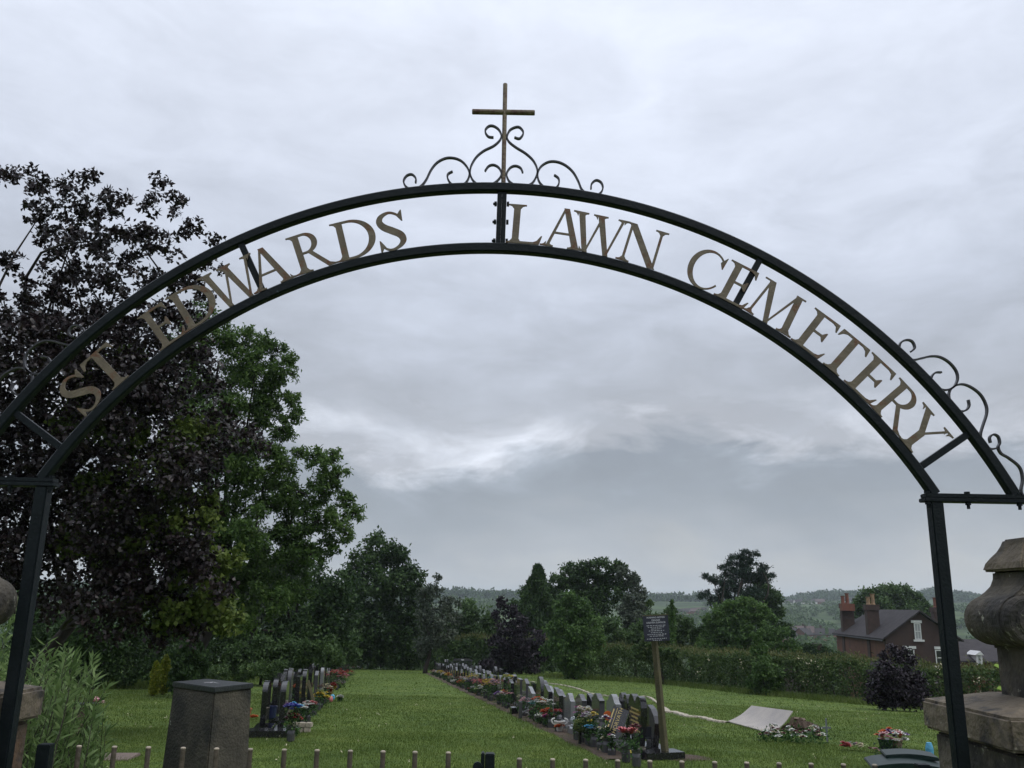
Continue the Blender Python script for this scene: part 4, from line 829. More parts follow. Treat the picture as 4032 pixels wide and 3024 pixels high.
# ---- right hand rows: (photo x at the near edge, photo y of the near top edge, shape, stone)
right = [(2539, 2752, 'heart', 'k', .33), (2437, 2760, 'ogee', 'g', .3), (2372, 2756, 'flare', 'd', .3), (2302, 2757, 'flare', 'd', .3), (2256, 2751, 'ogee', 'g', .3),
 (2209, 2731, 'slope', 'k', .29), (2167, 2716, 'slope', 'k', .28), (2136, 2682, 'round', 'k', .3), (2101, 2724, 'slope', 'g', .29), (2077, 2680, 'peak', 'd', .3), (2053, 2680, 'flat', 'd', .28), (2042, 2687, 'peak', 'k', .28), (2016, 2684, 'slope', 'k', .28),
 (1987, 2666, 'peak', 'k', .3), (1974, 2672, 'round', 'd', .3), (1956, 2666, 'flat', 'k', .3)]
def top_h(px, py, p): return float(np.clip(ztop(px, py, p[1])-H(*p), .5, 1.0))
RX = 2.02
places = []
for i, (sx_, sy_, shp, mk, w) in enumerate(right):
    p = rowpt(sx_/3.9375, RX); h = top_h(sx_/3.9375, sy_/3.9375, p)
    if shp == 'slope' and False: h += .1
    c = p+RD*(w*.95)
    extra = {'heart': ' with gold lettering'}.get(shp, '')
    headstone(c, h+(.09 if shp in ('slope', 'ogee', 'round', 'flare') else .04), shp, mk, '%s headstone, %s%s, %s from near end of right front row' % (MATS[mk][0], SH[shp], extra, ordw(i)), 'right', w, face=(i < 1))
    places.append(c)
Y = places[-1][1]+1.15; i = len(right)
kinds = ['flat', 'peak', 'slope', 'arch', 'flat', 'round', 'ogee']
while Y < 60:
    p = np.array([RX-.147*(Y-13.4), Y]); shp = kinds[(i*5) % 7]; mk = 'kkdkdkkd'[(i*3) % 8]
    headstone(p, rng.uniform(.62, .80), shp, mk, 'far %s headstone, %s, %s from near end of right front row' % (MATS[mk][0], SH[shp], ordw(i)), 'right', .28)
    places.append(p); Y += rng.uniform(1.0, 1.35); i += 1
back = [(2592, 2782, 'tear', 'k', .32), (2480, 2739, 'heart', 'k', .26), (2345, 2738, 'slope', 'k', .28), (2222, 2720, 'slope', 'd', .29), (2180, 2706, 'slope', 'g', .29), (2108, 2692, 'flat', 'k', .28), (2150, 2680, 'arch', 'k', .28), (2029, 2661, 'flat', 'k', .28)]
Yl = []
for i, (sx_, sy_, shp, mk, w) in enumerate(back[:]):
    x0 = RX+.42; px_ = sx_/3.9375
    p = rowpt(px_, x0); h = top_h(px_, sy_/3.9375, p); c = p+RD*w*.9; Yl.append(c[1])
    if i in (1,): h = .78
    headstone(c, h, shp, mk, ('%s headstone, %s, back rank of the right rows, ' % (MATS[mk][0], SH[shp]))+['beside the sign post', 'behind the gold lettered one', 'behind the flared pair', 'behind the sixth front stone', 'behind the seventh front stone', 'behind the pale ninth stone', 'behind the round topped one', 'tallest of its group'][i], 'right', w)
Y = 30.5; i = 0
while Y < 61:
    p = np.array([RX+.75-.147*(Y-13.4), Y]); shp = kinds[(i*3+1) % 7]; mk = 'kdkkdkk'[i % 7]
    headstone(p, rng.uniform(.66, .88), shp, mk, 'distant %s headstone, %s, %s of the far back rank on the right' % (MATS[mk][0], SH[shp], ordw(i)), 'right', .28)
    Y += rng.uniform(1.3, 1.9); i += 1
# the long black base slab of the first grave, running to the right of the sign post
p = gsrc(2600, 2985); t = thing('kerb_slab', 'low black granite slab in the grass behind the sign post', 'slab', (p[0]+.12, p[1]-.1, p[2]), RZ-rad(80)); mb = MB(); mb.box(-.45, .16, -.17, .17, -.03, .12); mb.build('slab', blackgr, t, bevel=.006)
p = gsrc(2625, 2987); t = thing('soil_patch', 'patch of bare dark earth beside the black slab', 'soil', (p[0]+.2, p[1], p[2]), 0); tag(t, kind='structure'); mb = MB(); mb.lathe([(.55, -.02), (.45, .012), (.2, .03)], 18); o = mb.build('earth', soil, t); o.scale = (1, .8, 1)
# ---- left hand rows
left = [(1103, 2700, 'arch', 'k', .3, -3.86), (1162, 2679, 'flat', 'k', .28, -3.88), (1188, 2651, 'arch', 'k', .28, -3.88), (1213, 2646, 'peak', 'k', .27, -3.88), (1239, 2654, 'peak', 'd', .27, -3.88), (1262, 2640, 'arch', 'g', .27, -3.88)]
for i, (sx_, sy_, shp, mk, w, x0) in enumerate(left):
    p = rowpt(sx_/3.9375, x0, 15.8); h = top_h(sx_/3.9375, sy_/3.9375, p); c = p+RD*w
    headstone(c, h+.08, shp, mk, '%s headstone, %s, %s from near end of left front row' % (MATS[mk][0], SH[shp], ordw(i)), 'left', w, face=False)
Y = c[1]+1.3; i = len(left); lplaces = []
while Y < 63:
    p = np.array([-4.0-.147*(Y-15.8), Y]); shp = kinds[(i*5+2) % 7]; mk = 'kkdkkkk'[(i*3) % 7]
    headstone(p, rng.uniform(.64, .86), shp, mk, 'far %s headstone, %s, %s from near end of left front row' % (MATS[mk][0], SH[shp], ordw(i)), 'left', .28)
    Y += rng.uniform(1.05, 1.4); i += 1; lplaces.append(p)
lback = [(1030, 2700, 'arch', 'k', .3, -4.22), (1072, 2686, 'arch', 'k', .29, -4.22), (1099, 2671, 'slope', 'd', .28, -4.38), (1130, 2645, 'round', 'd', .3, -4.33), (1155, 2658, 'peak', 'k', .27, -4.38)]
for i, (sx_, sy_, shp, mk, w, x0) in enumerate(lback):
    p = rowpt(sx_/3.9375, x0, 15.8); h = float(np.clip(ztop(sx_/3.9375, sy_/3.9375, p[1])-H(*p), .55, 1.05)); c = p+RD*w
    headstone(c, h+.08, shp, mk, '%s headstone, %s, left back rank, %s' % (MATS[mk][0], SH[shp], ['closest to the plinth', 'second from the plinth', 'low one behind the near group', 'tall one with a wide curved top', 'behind the tall round one'][i]), 'left', w)
Y = 24.0; i = 0
while Y < 62:
    p = np.array([-4.75-.147*(Y-15.8), Y]); shp = kinds[(i*4+1) % 7]; mk = 'kkdkkk'[i % 6]
    headstone(p, rng.uniform(.66, .9), shp, mk, 'distant %s headstone, %s, %s of the far back rank on the left' % (MATS[mk][0], SH[shp], ordw(i)), 'left', .28)
    Y += rng.uniform(1.4, 2.0); i += 1
# black kerb the near left stones stand on
p = (gsrc(1010, 2912)+gsrc(1150, 2905))/2
t = thing('grave_kerb', 'long black granite kerb the nearest left headstones stand on', 'kerb', (p[0], p[1]+.15, p[2]), RZ-math.pi/2); mb = MB(); mb.box(-.48, .30, -.12, .30, -.05, .11); mb.box(-.46, .28, -.10, .28, .1105, .114); mb.build('kerb', blackgr, t, bevel=.01)
# grey kerbs along the right row
for i, (sx_, sy_, ln) in enumerate([(2247, 2895, .55), (2330, 2925, .8), (2195, 2868, .4)]):
    p = gsrc(sx_, sy_); t = thing('grave_kerb', 'grey granite grave kerb at the lawn edge, %s from right row near end' % ['second', 'first', 'third'][i], 'kerb', p, RZ, 'grey kerbs of the right row'); mb = MB(); mb.box(-ln/2, ln/2, -.32, 0, -.04, .14); mb.build('kerb', kerbm, t, bevel=.008)

# tilted tablets
def tilted(sx0, sy0, sx1, sy1, w, Y, name, label, m, txt=None, yaw=0.0, th=.05):
    a = src(sx0, sy0, Y); b = src(sx1, sy1, Y+.12); L_ = np.linalg.norm(b-a); t = thing(name, label, 'memorial tablet', a)
    ez = unit(b-a); ex = unit(np.array([math.cos(yaw), math.sin(yaw), 0])-ez*(np.array([math.cos(yaw), math.sin(yaw), 0])@ez)); ey = np.cross(ez, ex)
    t.rotation_euler = Matrix((ex, ey, ez)).transposed().to_euler()
    mb = MB(); mb.box(-w/2, w/2, -th/2, th/2, -.05, L_); o = mb.build('tablet', m, t, bevel=.005)
    return t, o, L_
t, o, L_ = tilted(2415, 2888, 2448, 2790, .26, 14.3, 'memorial_tablet', 'black tablet leaning sideways with gold capitals, in front of the grey headstone', blackgr, yaw=rad(-12))
def text_mesh(s, size, name, m, par, mtx, ext=.001, align='CENTER'):
    cu = bpy.data.curves.new('t', 'FONT'); cu.body = s; cu.size = size; cu.extrude = ext; cu.align_x = align; ob = bpy.data.objects.new('t', cu); COL.objects.link(ob)
    bpy.context.view_layer.update(); me = bpy.data.meshes.new_from_object(ob); bpy.data.objects.remove(ob); o = link(name, me, m, par); o.matrix_local = mtx; return o
text_mesh('HORVATH', .085, 'lettering', goldtx, o, Matrix.Translation((.03, -.0275, L_*.5)) @ Matrix.Rotation(rad(90), 4, 'X') @ Matrix.Rotation(rad(90), 4, 'Z'), .001)
mb = MB(); mb.box(-.06, -.052, -.0285, -.0255, .02, L_-.02); mb.box(-.115, -.095, -.0285, -.0255, .03, L_-.05); mb.build('border_line', goldtx, o)
tilted(960+1290/4.706, 2590+790/4.706, 960+1190/4.706, 2590+420/4.706, .06, 20.5, 'leaning_tablet', 'narrow mossy tablet leaning back, behind the yellow chrysanthemums on the left', postw, th=.06)

# ================================================================== FLOWERS AND ORNAMENTS
def blooms(P, R, m, par, name='blooms'):
    n = len(P); V = []; k = 6
    for p, r in zip(P, R):
        for ring, (el_, s) in enumerate(((.25, 1.0), (.8, .7))):
            for j in range(k):
                a = 2*math.pi*(j+.5*ring)/k+p[0]*9; d = np.array([math.cos(a)*math.cos(el_), math.sin(a)*math.cos(el_), math.sin(el_)]); b = np.array([-math.sin(a), math.cos(a), 0])
                V += [p, p+d*r*s*.6+b*r*.34, p+d*r*s, p+d*r*s*.6-b*r*.34]
    V = np.array(V); me = npmesh(V, np.arange(len(V)).reshape(-1, 4)); return link(name, me, m, par)
cols = {}
FG = 'flower bunches laid along the graves'
def bunch(sx_, sy_, r, colours, label, x0, y0=13.4, name='flower_bunch', cat='flowers', nb=None, vase=None, br=.035, ground=None, spread=(1, 1, .55), Y=None, green=True, group=FG):
    """sx_, sy_: where the middle of the blooms shows in the photo; r: radius of the bunch in metres."""
    px, py = sx_/3.9375, sy_/3.9375
    p = rowpt(px, x0, y0) if Y is None else at(px, py, Y)[:2]
    z = float(H(*p)); zc = max(at(px, py, p[1])[2], z+r*.4); h = zc-z
    t = thing(name, label, cat, (p[0], p[1], z), rng.random()*6, group)
    if green and h > .1:
        n = int(60+400*r); d = unit(rng.normal(size=(n, 3))); P = d*np.array([r*.95, r*.95, h*.45])*(rng.random((n, 1))**.4)+np.array([0, 0, h*.62]); V, F = leaves(P, .055, .03, .2, d); link('leaves', npmesh(V, F), flg, t)
    mb = MB()
    if vase == 'none' or h < .12: pass
    else:
        vh = min(h*.55, .22); vm = {'stone': stonevase, 'terra': terra, 'blue': bluepot, 'white': white, 'pebble': pebble, None: dgreygr, 'metal': dullmetal}[vase]
        mb.lathe([(.05, 0), (.06, .02), (.065, vh*.6), (.055, vh*.8), (.072, vh), (.06, vh), (.05, vh-.02)], 12); mb.build('vase', vm, t, smooth=False)
    tot = nb or int(14+90*r); cs = colours if isinstance(colours, (list, tuple)) else [colours]
    d = unit(rng.normal(size=(tot, 3)))*(.55+.45*rng.random((tot, 1))); d[:, 2] = np.where(d[:, 2] < -.2, -d[:, 2], d[:, 2])
    P = d*r*np.array(spread)+np.array([0, 0, h]); which = np.clip(((np.arctan2(d[:, 1], d[:, 0]+.0)/6.283+.5+rng.normal(size=tot)*.12)*len(cs)).astype(int) % len(cs), 0, len(cs)-1)
    for i, c in enumerate(cs):
        q = P[which == i]
        if len(q): o = blooms(q, br*(.7+.6*rng.random(len(q))), PET[c], t, 'blooms')
    return t
XF = RX-.42       # flowers stand in front of the right row
o2 = lambda x, y: (1700+x/7.373, 2590+y/7.373)
o3 = lambda x, y: (1950+x/7.373, 2650+y/7.373)
o4 = lambda x, y: (2250+x/5.53, 2700+y/5.53)
o5 = lambda x, y: (960+x/4.706, 2590+y/4.706)
RIGHT = [
 (o2(50, 420), .30, ['palepink', 'brown'], 'faded pink and brown flowers at the very far end of the right row', dict(br=.05)),
 (o2(140, 430), .22, ['white'], 'small white flowers at the far end of the right row', dict(br=.05)),
 (o2(245, 440), .34, ['yellow'], 'bright yellow flowers near the far end of the right row', dict(br=.06)),
 (o2(365, 500), .28, ['red', 'white'], 'red and white flowers beyond the dull yellow ones, right row', dict(br=.05)),
 (o2(480, 510), .30, ['yellow', 'orange'], 'dull yellow flowers in front of the far black headstones', dict(br=.05)),
 (o2(560, 590), .24, ['grey', 'cream'], 'dried greyish flowers next to the dull yellow bunch', dict(br=.04)),
 (o2(660, 690), .26, ['white', 'greenish'], 'white sprays lying low at the lawn edge, right row', dict(br=.05)),
 (o2(770, 600), .2, ['brown'], 'withered brown flowers against black headstones', dict(br=.05)),
 (o2(850, 720), .26, ['orange', 'yellow'], 'orange yellow lilies at the lawn edge, right row', dict(br=.05)),
 (o2(915, 620), .24, ['red', 'white'], 'red roses with one white bloom behind the orange lilies', dict(br=.05)),
 (o2(1010, 640), .18, ['white', 'skyblue'], 'small pale blue and white flowers right of the red roses', dict(br=.045)),
 (o2(1170, 585), .32, ['cream', 'yellow'], 'cream yellow flowers above a purple bunch', dict(br=.05)),
 (o2(1150, 680), .32, ['purple', 'purple', 'mauve'], 'purple flowers, the largest purple bunch of the right row', dict(br=.05)),
 (o2(1330, 730), .32, ['pink', 'red'], 'pink and red flowers right of the purple bunch', dict(br=.045)),
 (o2(1370, 890), .22, ['white', 'greenish'], 'large white poinsettia at the lawn edge', dict(br=.09, nb=7)),
 (o2(1110, 910), .09, ['red'], 'small red bloom low at the lawn edge', dict(br=.05, nb=4)),
 (o2(1200, 890), .16, ['grey', 'white'], 'grey white faded flowers behind the orange bloom', dict(br=.04)),
 (o2(1350, 1060), .12, ['orange', 'red'], 'single orange red bloom lowest at the lawn edge', dict(br=.08, nb=9)),
 (o2(1720, 770), .40, ['yellow', 'palepink', 'mauve'], 'wide basket arrangement of yellow and pale pink flowers', dict(br=.045, nb=80)),
 (o2(1560, 690), .2, ['darkred'], 'dark red flowers behind the pink basket', dict(br=.06)),
 (o2(1670, 600), .07, ['teal'], 'single teal windmill flower above the basket', dict(br=.08, nb=3)),
 (o2(1550, 1010), .17, ['white'], 'white sprays at the foot of the basket', dict(br=.035)),
 (o3(330, 150), .20, ['yellow', 'greenish'], 'yellow flowers between the round topped and the sloping headstones', dict(br=.05)),
 (o3(110, 640), .16, ['purple', 'white'], 'purple and white lilies beside the pink roses', dict(br=.06)),
 (o3(250, 560), .12, ['yellow', 'orange'], 'yellow lilies above pink roses', dict(br=.06, nb=12)),
 (o3(360, 620), .17, ['pink', 'palepink'], 'salmon pink roses over dark green leaves', dict(br=.05, nb=10)),
 (o3(850, 830), .17, ['palepink', 'grey'], 'dusty pink flowers in front of the dark grey peaked headstone', dict(br=.04)),
 (o3(750, 720), .12, ['grey', 'cream'], 'dried cream sprays left of the dusty pink flowers', dict(br=.03)),
 (o3(1230, 800), .19, ['orange', 'white', 'yellow'], 'orange and white flowers in front of the round topped black headstone', dict(br=.045)),
 (o3(1450, 900), .22, ['white', 'orange', 'white'], 'white and orange flowers right of the similar smaller bunch', dict(br=.045)),
 (o3(1060, 900), .08, ['teal'], 'small teal leaves beside the orange and white flowers', dict(br=.05, nb=5)),
 (o3(1180, 1100), .2, ['darkred', 'red'], 'dark red roses in a stone vase', dict(br=.045, vase='stone')),
 (o3(940, 1180), .13, ['grey', 'white'], 'grey white flowers left of the dark red roses', dict(br=.05)),
 (o3(1530, 1150), .15, ['orange', 'red'], 'orange red flowers behind the pink carnations', dict(br=.05)),
 (o3(1350, 1290), .15, ['white', 'cream'], 'white and cream blooms at the lawn edge left of the pink carnations', dict(br=.05)),
 (o3(1580, 1290), .15, ['pink', 'magenta', 'darkred'], 'pink and dark red carnations left of the white urn', dict(br=.045)),
 (o3(1610, 820), .07, ['white'], 'single tall white tulip against a black headstone', dict(br=.06, nb=2)),
 (o3(1900, 1580), .10, ['orange', 'brown'], 'orange flowers at the foot of the white urn', dict(br=.045)),
 (o3(1820, 1130), .08, ['red'], 'red flowers behind the white urn', dict(br=.05, nb=5)),
 (o4(160, 500), .09, ['magenta'], 'magenta flower heads left of the white mound', dict(br=.05, nb=6)),
 (o4(120, 610), .08, ['magenta', 'mauve'], 'lower magenta flowers beside the tall pale grey headstone', dict(br=.045, nb=6)),
 (o4(270, 560), .15, ['white', 'cream'], 'large mound of white flowers behind the yellow green ball', dict(br=.045)),
 (o4(370, 660), .13, ['mauve', 'white'], 'pale mauve flowers right of the white mound', dict(br=.04)),
 (o4(260, 710), .13, ['yellow', 'cream'], 'yellow and cream flowers above the green ball', dict(br=.04)),
 (o4(420, 800), .05, ['yellow'], 'small bright yellow bloom right of the green ball', dict(br=.05, nb=4)),
 (o4(500, 640), .07, ['yellow'], 'yellow flowers in front of the flared dark headstone', dict(br=.04, nb=9)),
 (o4(760, 730), .06, ['white', 'purple'], 'white and violet lilies left of the leaning tablet', dict(br=.07, nb=6)),
 (o4(460, 960), .13, ['skyblue', 'grey', 'blue'], 'pale blue and grey flowers on the near grey kerb', dict(br=.05, nb=16)),
 (o4(640, 960), .07, ['cream'], 'cream blooms right of the pale blue flowers', dict(br=.05, nb=4)),
 (o4(880, 1130), .06, ['white', 'magenta'], 'small white chrysanthemum left of the big pink roses', dict(br=.05, nb=6)),
 (o4(740, 1170), .06, ['cream'], 'cream bloom low beside the white chrysanthemum', dict(br=.05, nb=4)),
 (o4(1190, 1040), .19, ['pink'], 'large coral pink roses with variegated leaves in front of the heart stone', dict(br=.075, nb=11)),
 (o4(1420, 940), .08, ['darkred'], 'dark red roses in the shade of the heart stone', dict(br=.05, nb=6)),
]
for (xy, r, c, lab, kw) in RIGHT: bunch(xy[0], xy[1], r*(.8 if r > .17 else 1), c, lab, XF, **kw)
XL = -3.58
LEFT = [
 (o5(870, 1140), .15, ['red', 'darkred'], 'deep red flowers beside the stone vase, nearest on the left', dict(br=.05, vase='stone')),
 (o5(170, 1150), .09, ['orange'], 'orange flowers just right of the stone plinth', dict(br=.05, vase='terra', x0=-4.75)),
 (o5(860, 930), .15, ['blue', 'skyblue', 'purple'], 'violet blue irises behind the deep red flowers', dict(br=.055)),
 (o5(1050, 950), .10, ['white', 'greenish'], 'white flowers right of the blue irises', dict(br=.05)),
 (o5(1180, 870), .22, ['white', 'pink'], 'row of white flowers tinged with red, behind the blue irises', dict(br=.05, spread=(1, 1, .3))),
 (o5(1300, 850), .06, ['pink'], 'small salmon bloom right of the white row', dict(br=.05, nb=3)),
 (o5(1420, 730), .24, ['yellow'], 'big pale yellow chrysanthemums, left row', dict(br=.085, nb=26, vase=None)),
 (o5(1490, 570), .22, ['cream', 'brown'], 'dried cream flowers behind the yellow chrysanthemums', dict(br=.05)),
 (o5(1380, 640), .12, ['brown', 'greenish'], 'brown seed heads behind the leaning tablet', dict(br=.04)),
 (o5(990, 540), .16, ['orange', 'red'], 'orange flowers reflected between the black headstones', dict(br=.05, x0=-4.1)),
 (o5(1780, 730), .10, ['white'], 'small white flowers alone in the grass on the aisle side', dict(br=.05, x0=-3.2)),
 (o5(1720, 310), .35, ['pink', 'red'], 'coral pink flowers halfway down the left row', dict(br=.06)),
 (o5(1830, 350), .30, ['pink', 'orange', 'palepink'], 'pink and peach flowers in front of the coral bunch', dict(br=.06)),
 (o5(1750, 480), .30, ['brown', 'mauve'], 'withered mauve brown flowers on the aisle side of the left row', dict(br=.05)),
 (o5(1950, 300), .35, ['red', 'orange', 'brown'], 'small red and orange flowers towards the far end, left row', dict(br=.06)),
 (o5(2060, 200), .35, ['white', 'palepink'], 'white flowers near the far end of the left row', dict(br=.07)),
 (o5(2120, 230), .35, ['pink', 'palepink', 'brown'], 'pink flowers beside the far white ones, left row', dict(br=.07)),
 (o5(2160, 205), .25, ['yellow', 'cream'], 'pale yellow flowers ending the left row', dict(br=.07)),
 (o5(940, 1340), .07, ['grey', 'white'], 'faded white flowers at the near corner of the black kerb', dict(br=.04)),
]
for (xy, r, c, lab, kw) in LEFT:
    k = dict(kw); x0 = k.pop('x0', XL); bunch(xy[0], xy[1], r, c, lab, x0, 15.8, **k)
def onrow(sx_, x0, y0): p = rowpt(sx_/3.9375, x0, y0); return np.array([p[0], p[1], float(H(*p))])
# spinning toys, balls, windmills
for (xy, r, ca, cb, lab, x0) in [(o5(1575, 620), .10, 'red', 'orange', 'red and orange windmill flower with dark centre, nearer of the two', XL+.1), (o5(1650, 530), .11, 'red', 'yellow', 'red and yellow windmill flower, farther of the two', XL+.1)]:
    p = onrow(xy[0], x0, 15.8); zc = at(xy[0]/3.9375, xy[1]/3.9375, p[1])[2]-p[2]; t = thing('windmill_toy', lab, 'windmill', p, 0, 'windmill flowers of the left row')
    mb = MB(); mb.tube([(0, 0, 0), (0, 0, zc)], .006, 6); mb.build('stick', postw, t)
    for nm, c, dz in (('upper_petals', ca, .035), ('lower_petals', cb, -.035)):
        n = 18; d = unit(rng.normal(size=(n, 3))*np.array([1, .5, .7])); blooms(d*r*.55+np.array([0, -.02, zc+dz]), np.full(n, r*.6), PET[c], t, nm)
    mb = MB(); mb.tube([(0, -.09, zc-.03), (0, -.11, zc-.03)], .028, 10); mb.build('centre', twigm, t)
for (xy, r, m, lab) in [(o5(1640, 740), .075, PET['skyblue'], 'bright blue ball ornament on a stick, left row'), (o5(1600, 770), .075, PET['pink'], 'dusty pink ball ornament beside the blue one')]:
    p = onrow(xy[0], XL+.12, 15.8); zc = at(xy[0]/3.9375, xy[1]/3.9375, p[1])[2]-p[2]; t = thing('garden_ball', lab, 'ornament', p, 0, 'ball ornaments of the left row')
    mb = MB(); mb.tube([(0, 0, 0), (0, 0, zc)], .006, 6); mb.build('stick', postw, t)
    mb = MB(); mb.lathe([(r*math.sin(a)*(1+.05*math.sin(a*9)), zc-r*1.3*math.cos(a)) for a in np.linspace(.05, 3.09, 14)], 14); mb.build('ball', m, t, smooth=True)
def lathe_thing(name, label, cat, p, prof, m, part='body', n=16, extra=None, rz=0):
    t = thing(name, label, cat, p, rz); mb = MB(); mb.lathe(prof, n); mb.build(part, m, t, smooth=False)
    if extra: extra(t)
    return t
p = onrow(o5(480, 1260)[0], -4.1, 15.0); lathe_thing('plant_pot', 'dark blue glazed pot on the black kerb', 'pot', p+np.array([0, 0, .134]), [(.08, 0), (.10, .03), (.115, .2), (.12, .235), (.105, .235), (.10, .2)], bluepot)
p = onrow(o5(750, 1260)[0], -3.85, 15.0); lathe_thing('stone_urn', 'tall stone coloured urn with a wide rim, nearest on the left', 'urn', p+np.array([0, 0, .08]), [(.06, 0), (.065, .03), (.08, .12), (.095, .22), (.105, .235), (.105, .25), (.08, .25)], stonevase)
p = onrow(o5(1020, 1350)[0], -3.45, 15.0)
for k in range(2):
    for j in range(3):
        t = thing('edging_block', 'pale rough edging block, %s of the %s course beside the left kerb' % (['left', 'middle', 'right'][j], ['lower', 'upper'][k]), 'block', p+np.array([-.12+.12*j+.03*k, .1, .085*k]), rng.normal()*.1, 'edging blocks'); mb = MB(); mb.box(-.055, .055, -.06, .06, 0, .08); mb.build('block', sand, t, bevel=.01)
for j, (dx, s) in enumerate(((0, 1), (.07, .8))):
    p = onrow(o5(660, 1320)[0], -3.9, 15.0)+np.array([dx, 0, .134]); lathe_thing('cherub_ornament', ['larger', 'smaller'][j]+' white cherub ornament on the black kerb', 'ornament', p, [(.03*s, 0), (.035*s, .02), (.02*s, .05*s), (.034*s, .07*s), (.02*s, .09*s), (.028*s, .115*s), (.02*s, .14*s), (.002, .146*s)], white, 'figure', 10)
p = onrow(o5(340, 1200)[0], -4.45, 15.0); t = bunch(*o5(340, 1190), .09, ['greenish', 'yellow'], 'yellow green lily stems in front of the nearest left headstone', -4.5, 15.0, br=.045, nb=6)
p = onrow(o5(150, 1330)[0], -4.85, 15.8); lathe_thing('terracotta_pot', 'small orange terracotta pot showing beside the plinth', 'pot', p+np.array([0, -.3, .1]), [(.05, 0), (.065, .09), (.075, .09), (.075, .12), (.06, .12)], terra)
# right row ornaments
p = onrow(o3(1870, 1400)[0], XF+.02, 13.4)
def urn_extra(t):
    for s in (-1, 1):
        mb = MB(); mb.tube(catmull([(s*.085, 0, .13), (s*.14, 0, .17), (s*.15, 0, .22), (s*.09, 0, .25)], 4), .014, 8); mb.build('handle', white, t)
    mb = MB(); mb.lathe([(.07, .235), (.05, .28), (.02, .31)], 10); mb.build('lid', dgreygr, t)
lathe_thing('white_urn', 'white two handled urn with a dark top on the right row', 'urn', p, [(.05, 0), (.055, .03), (.075, .10), (.10, .17), (.11, .19), (.11, .205), (.09, .205)], white, 'bowl', 18, urn_extra)
p = onrow(o4(50, 830)[0], XF+.05, 13.4); lathe_thing('glass_globe', 'clear glass globe ornament on a tiered foot', 'ornament', p+np.array([0, 0, .14]), [(.075, 0), (.08, .02), (.05, .05), (.06, .07), (.03, .09), (.055, .12), (.065, .16), (.05, .2), (.01, .22)], clear, 'globe')
p = onrow(o4(185, 900)[0], XF-.12, 13.4); zc = at(*(np.array(o4(185, 870))/3.9375), p[1])[2]-p[2]
t = thing('topiary_ball', 'yellow green flower ball on a black stand', 'ornament', p); mb = MB(); mb.tube([(0, 0, 0), (0, 0, zc-.08)], .025, 10); mb.build('stand', blackgr, t)
d = unit(rng.normal(size=(140, 3))); blooms(d*.095+np.array([0, 0, zc]), np.full(140, .03), PET['greenish'], t, 'flower_ball')
for j, xy in enumerate((o4(505, 1190), o4(635, 1220))):
    p = gsrc(xy[0], xy[1]+18); t = lathe_thing('candle_ornament', ['left', 'right'][j]+' one of two small white pointed ornaments stuck in the soil', 'ornament', p, [(.008, 0), (.012, .05), (.022, .09), (.028, .14), (.026, .18), (.01, .19)], white, 'stem', 10)
p = gsrc(*o4(700, 1140)); t = thing('white_bowl', 'white oval dish lying on the grey kerb', 'dish', p+np.array([0, .15, .15]), rad(35)); mb = MB(); mb.lathe([(.03, -.02), (.07, .0), (.085, .03), (.075, .032), (.05, .015)], 18); o = mb.build('dish', white, t, smooth=True); o.scale = (1.5, .7, 1); o.rotation_euler = (rad(50), 0, 0)
p = gsrc(*o4(1345, 1560)); t = thing('toadstool_ornament', 'flat yellow toadstool ornament in the grass', 'ornament', p)
mb = MB(); mb.lathe([(.02, 0), (.016, .06)], 10); mb.build('stalk', PET['cream'], t); mb = MB(); mb.lathe([(.03, .06), (.085, .062), (.09, .072), (.06, .092), (.01, .10)], 18); mb.build('cap', PET['yellow'], t)
p = gsrc(*o4(1520, 1560)); lathe_thing('pebble_vase', 'squat pebble textured vase at the foot of the heart stone', 'vase', p, [(.055, 0), (.07, .03), (.075, .08), (.07, .12), (.06, .13), (.066, .15), (.05, .15)], pebble)
p = gsrc(*o4(1590, 1420)); t = thing('small_bench_ornament', 'small dark metal seat ornament beside the heart stone', 'ornament', p+np.array([.02, .15, 0]), rad(10))
mb = MB(); mb.box(-.085, .085, -.06, .06, .16, .175); mb.build('seat', dullmetal, t)
mb = MB(); mb.box(-.085, .085, .055, .07, .176, .33); mb.build('backrest', dullmetal, t)
for x in (-.08, .08):
    for y in (-.055, .055): mb = MB(); mb.box(x-.006, x+.006, y-.006, y+.006, 0, .159); mb.build('leg', dullmetal, t)
p = onrow(o4(800, 640)[0], RX-.25, 13.4); zc = at(*(np.array(o4(805, 650))/3.9375), p[1])[2]-p[2]; t = thing('orange_plaque', 'round orange plaque on a stick behind the white lily', 'plaque', p); mb = MB(); mb.tube([(0, -.006, zc), (0, .006, zc)], .07, 20); mb.build('disc', PET['orange'], t); mb = MB(); mb.tube([(0, 0.01, 0), (0, 0.01, zc-.05)], .006, 6); mb.build('stick', postw, t)
p = onrow(o3(540, 1000)[0], XF-.12, 13.4); t = thing('black_planter', 'low black box planter at the lawn edge', 'planter', p, RZ); mb = MB(); mb.box(-.16, .16, -.08, .08, 0, .16); mb.build('box', blackgr, t, bevel=.01)
p = onrow(o3(730, 1050)[0], XF-.2, 13.4); t = thing('marker_post', 'short dark post at the lawn edge beside the black planter', 'post', p); mb = MB(); mb.box(-.04, .04, -.04, .04, 0, .36); mb.build('post', dgreygr, t, bevel=.006)
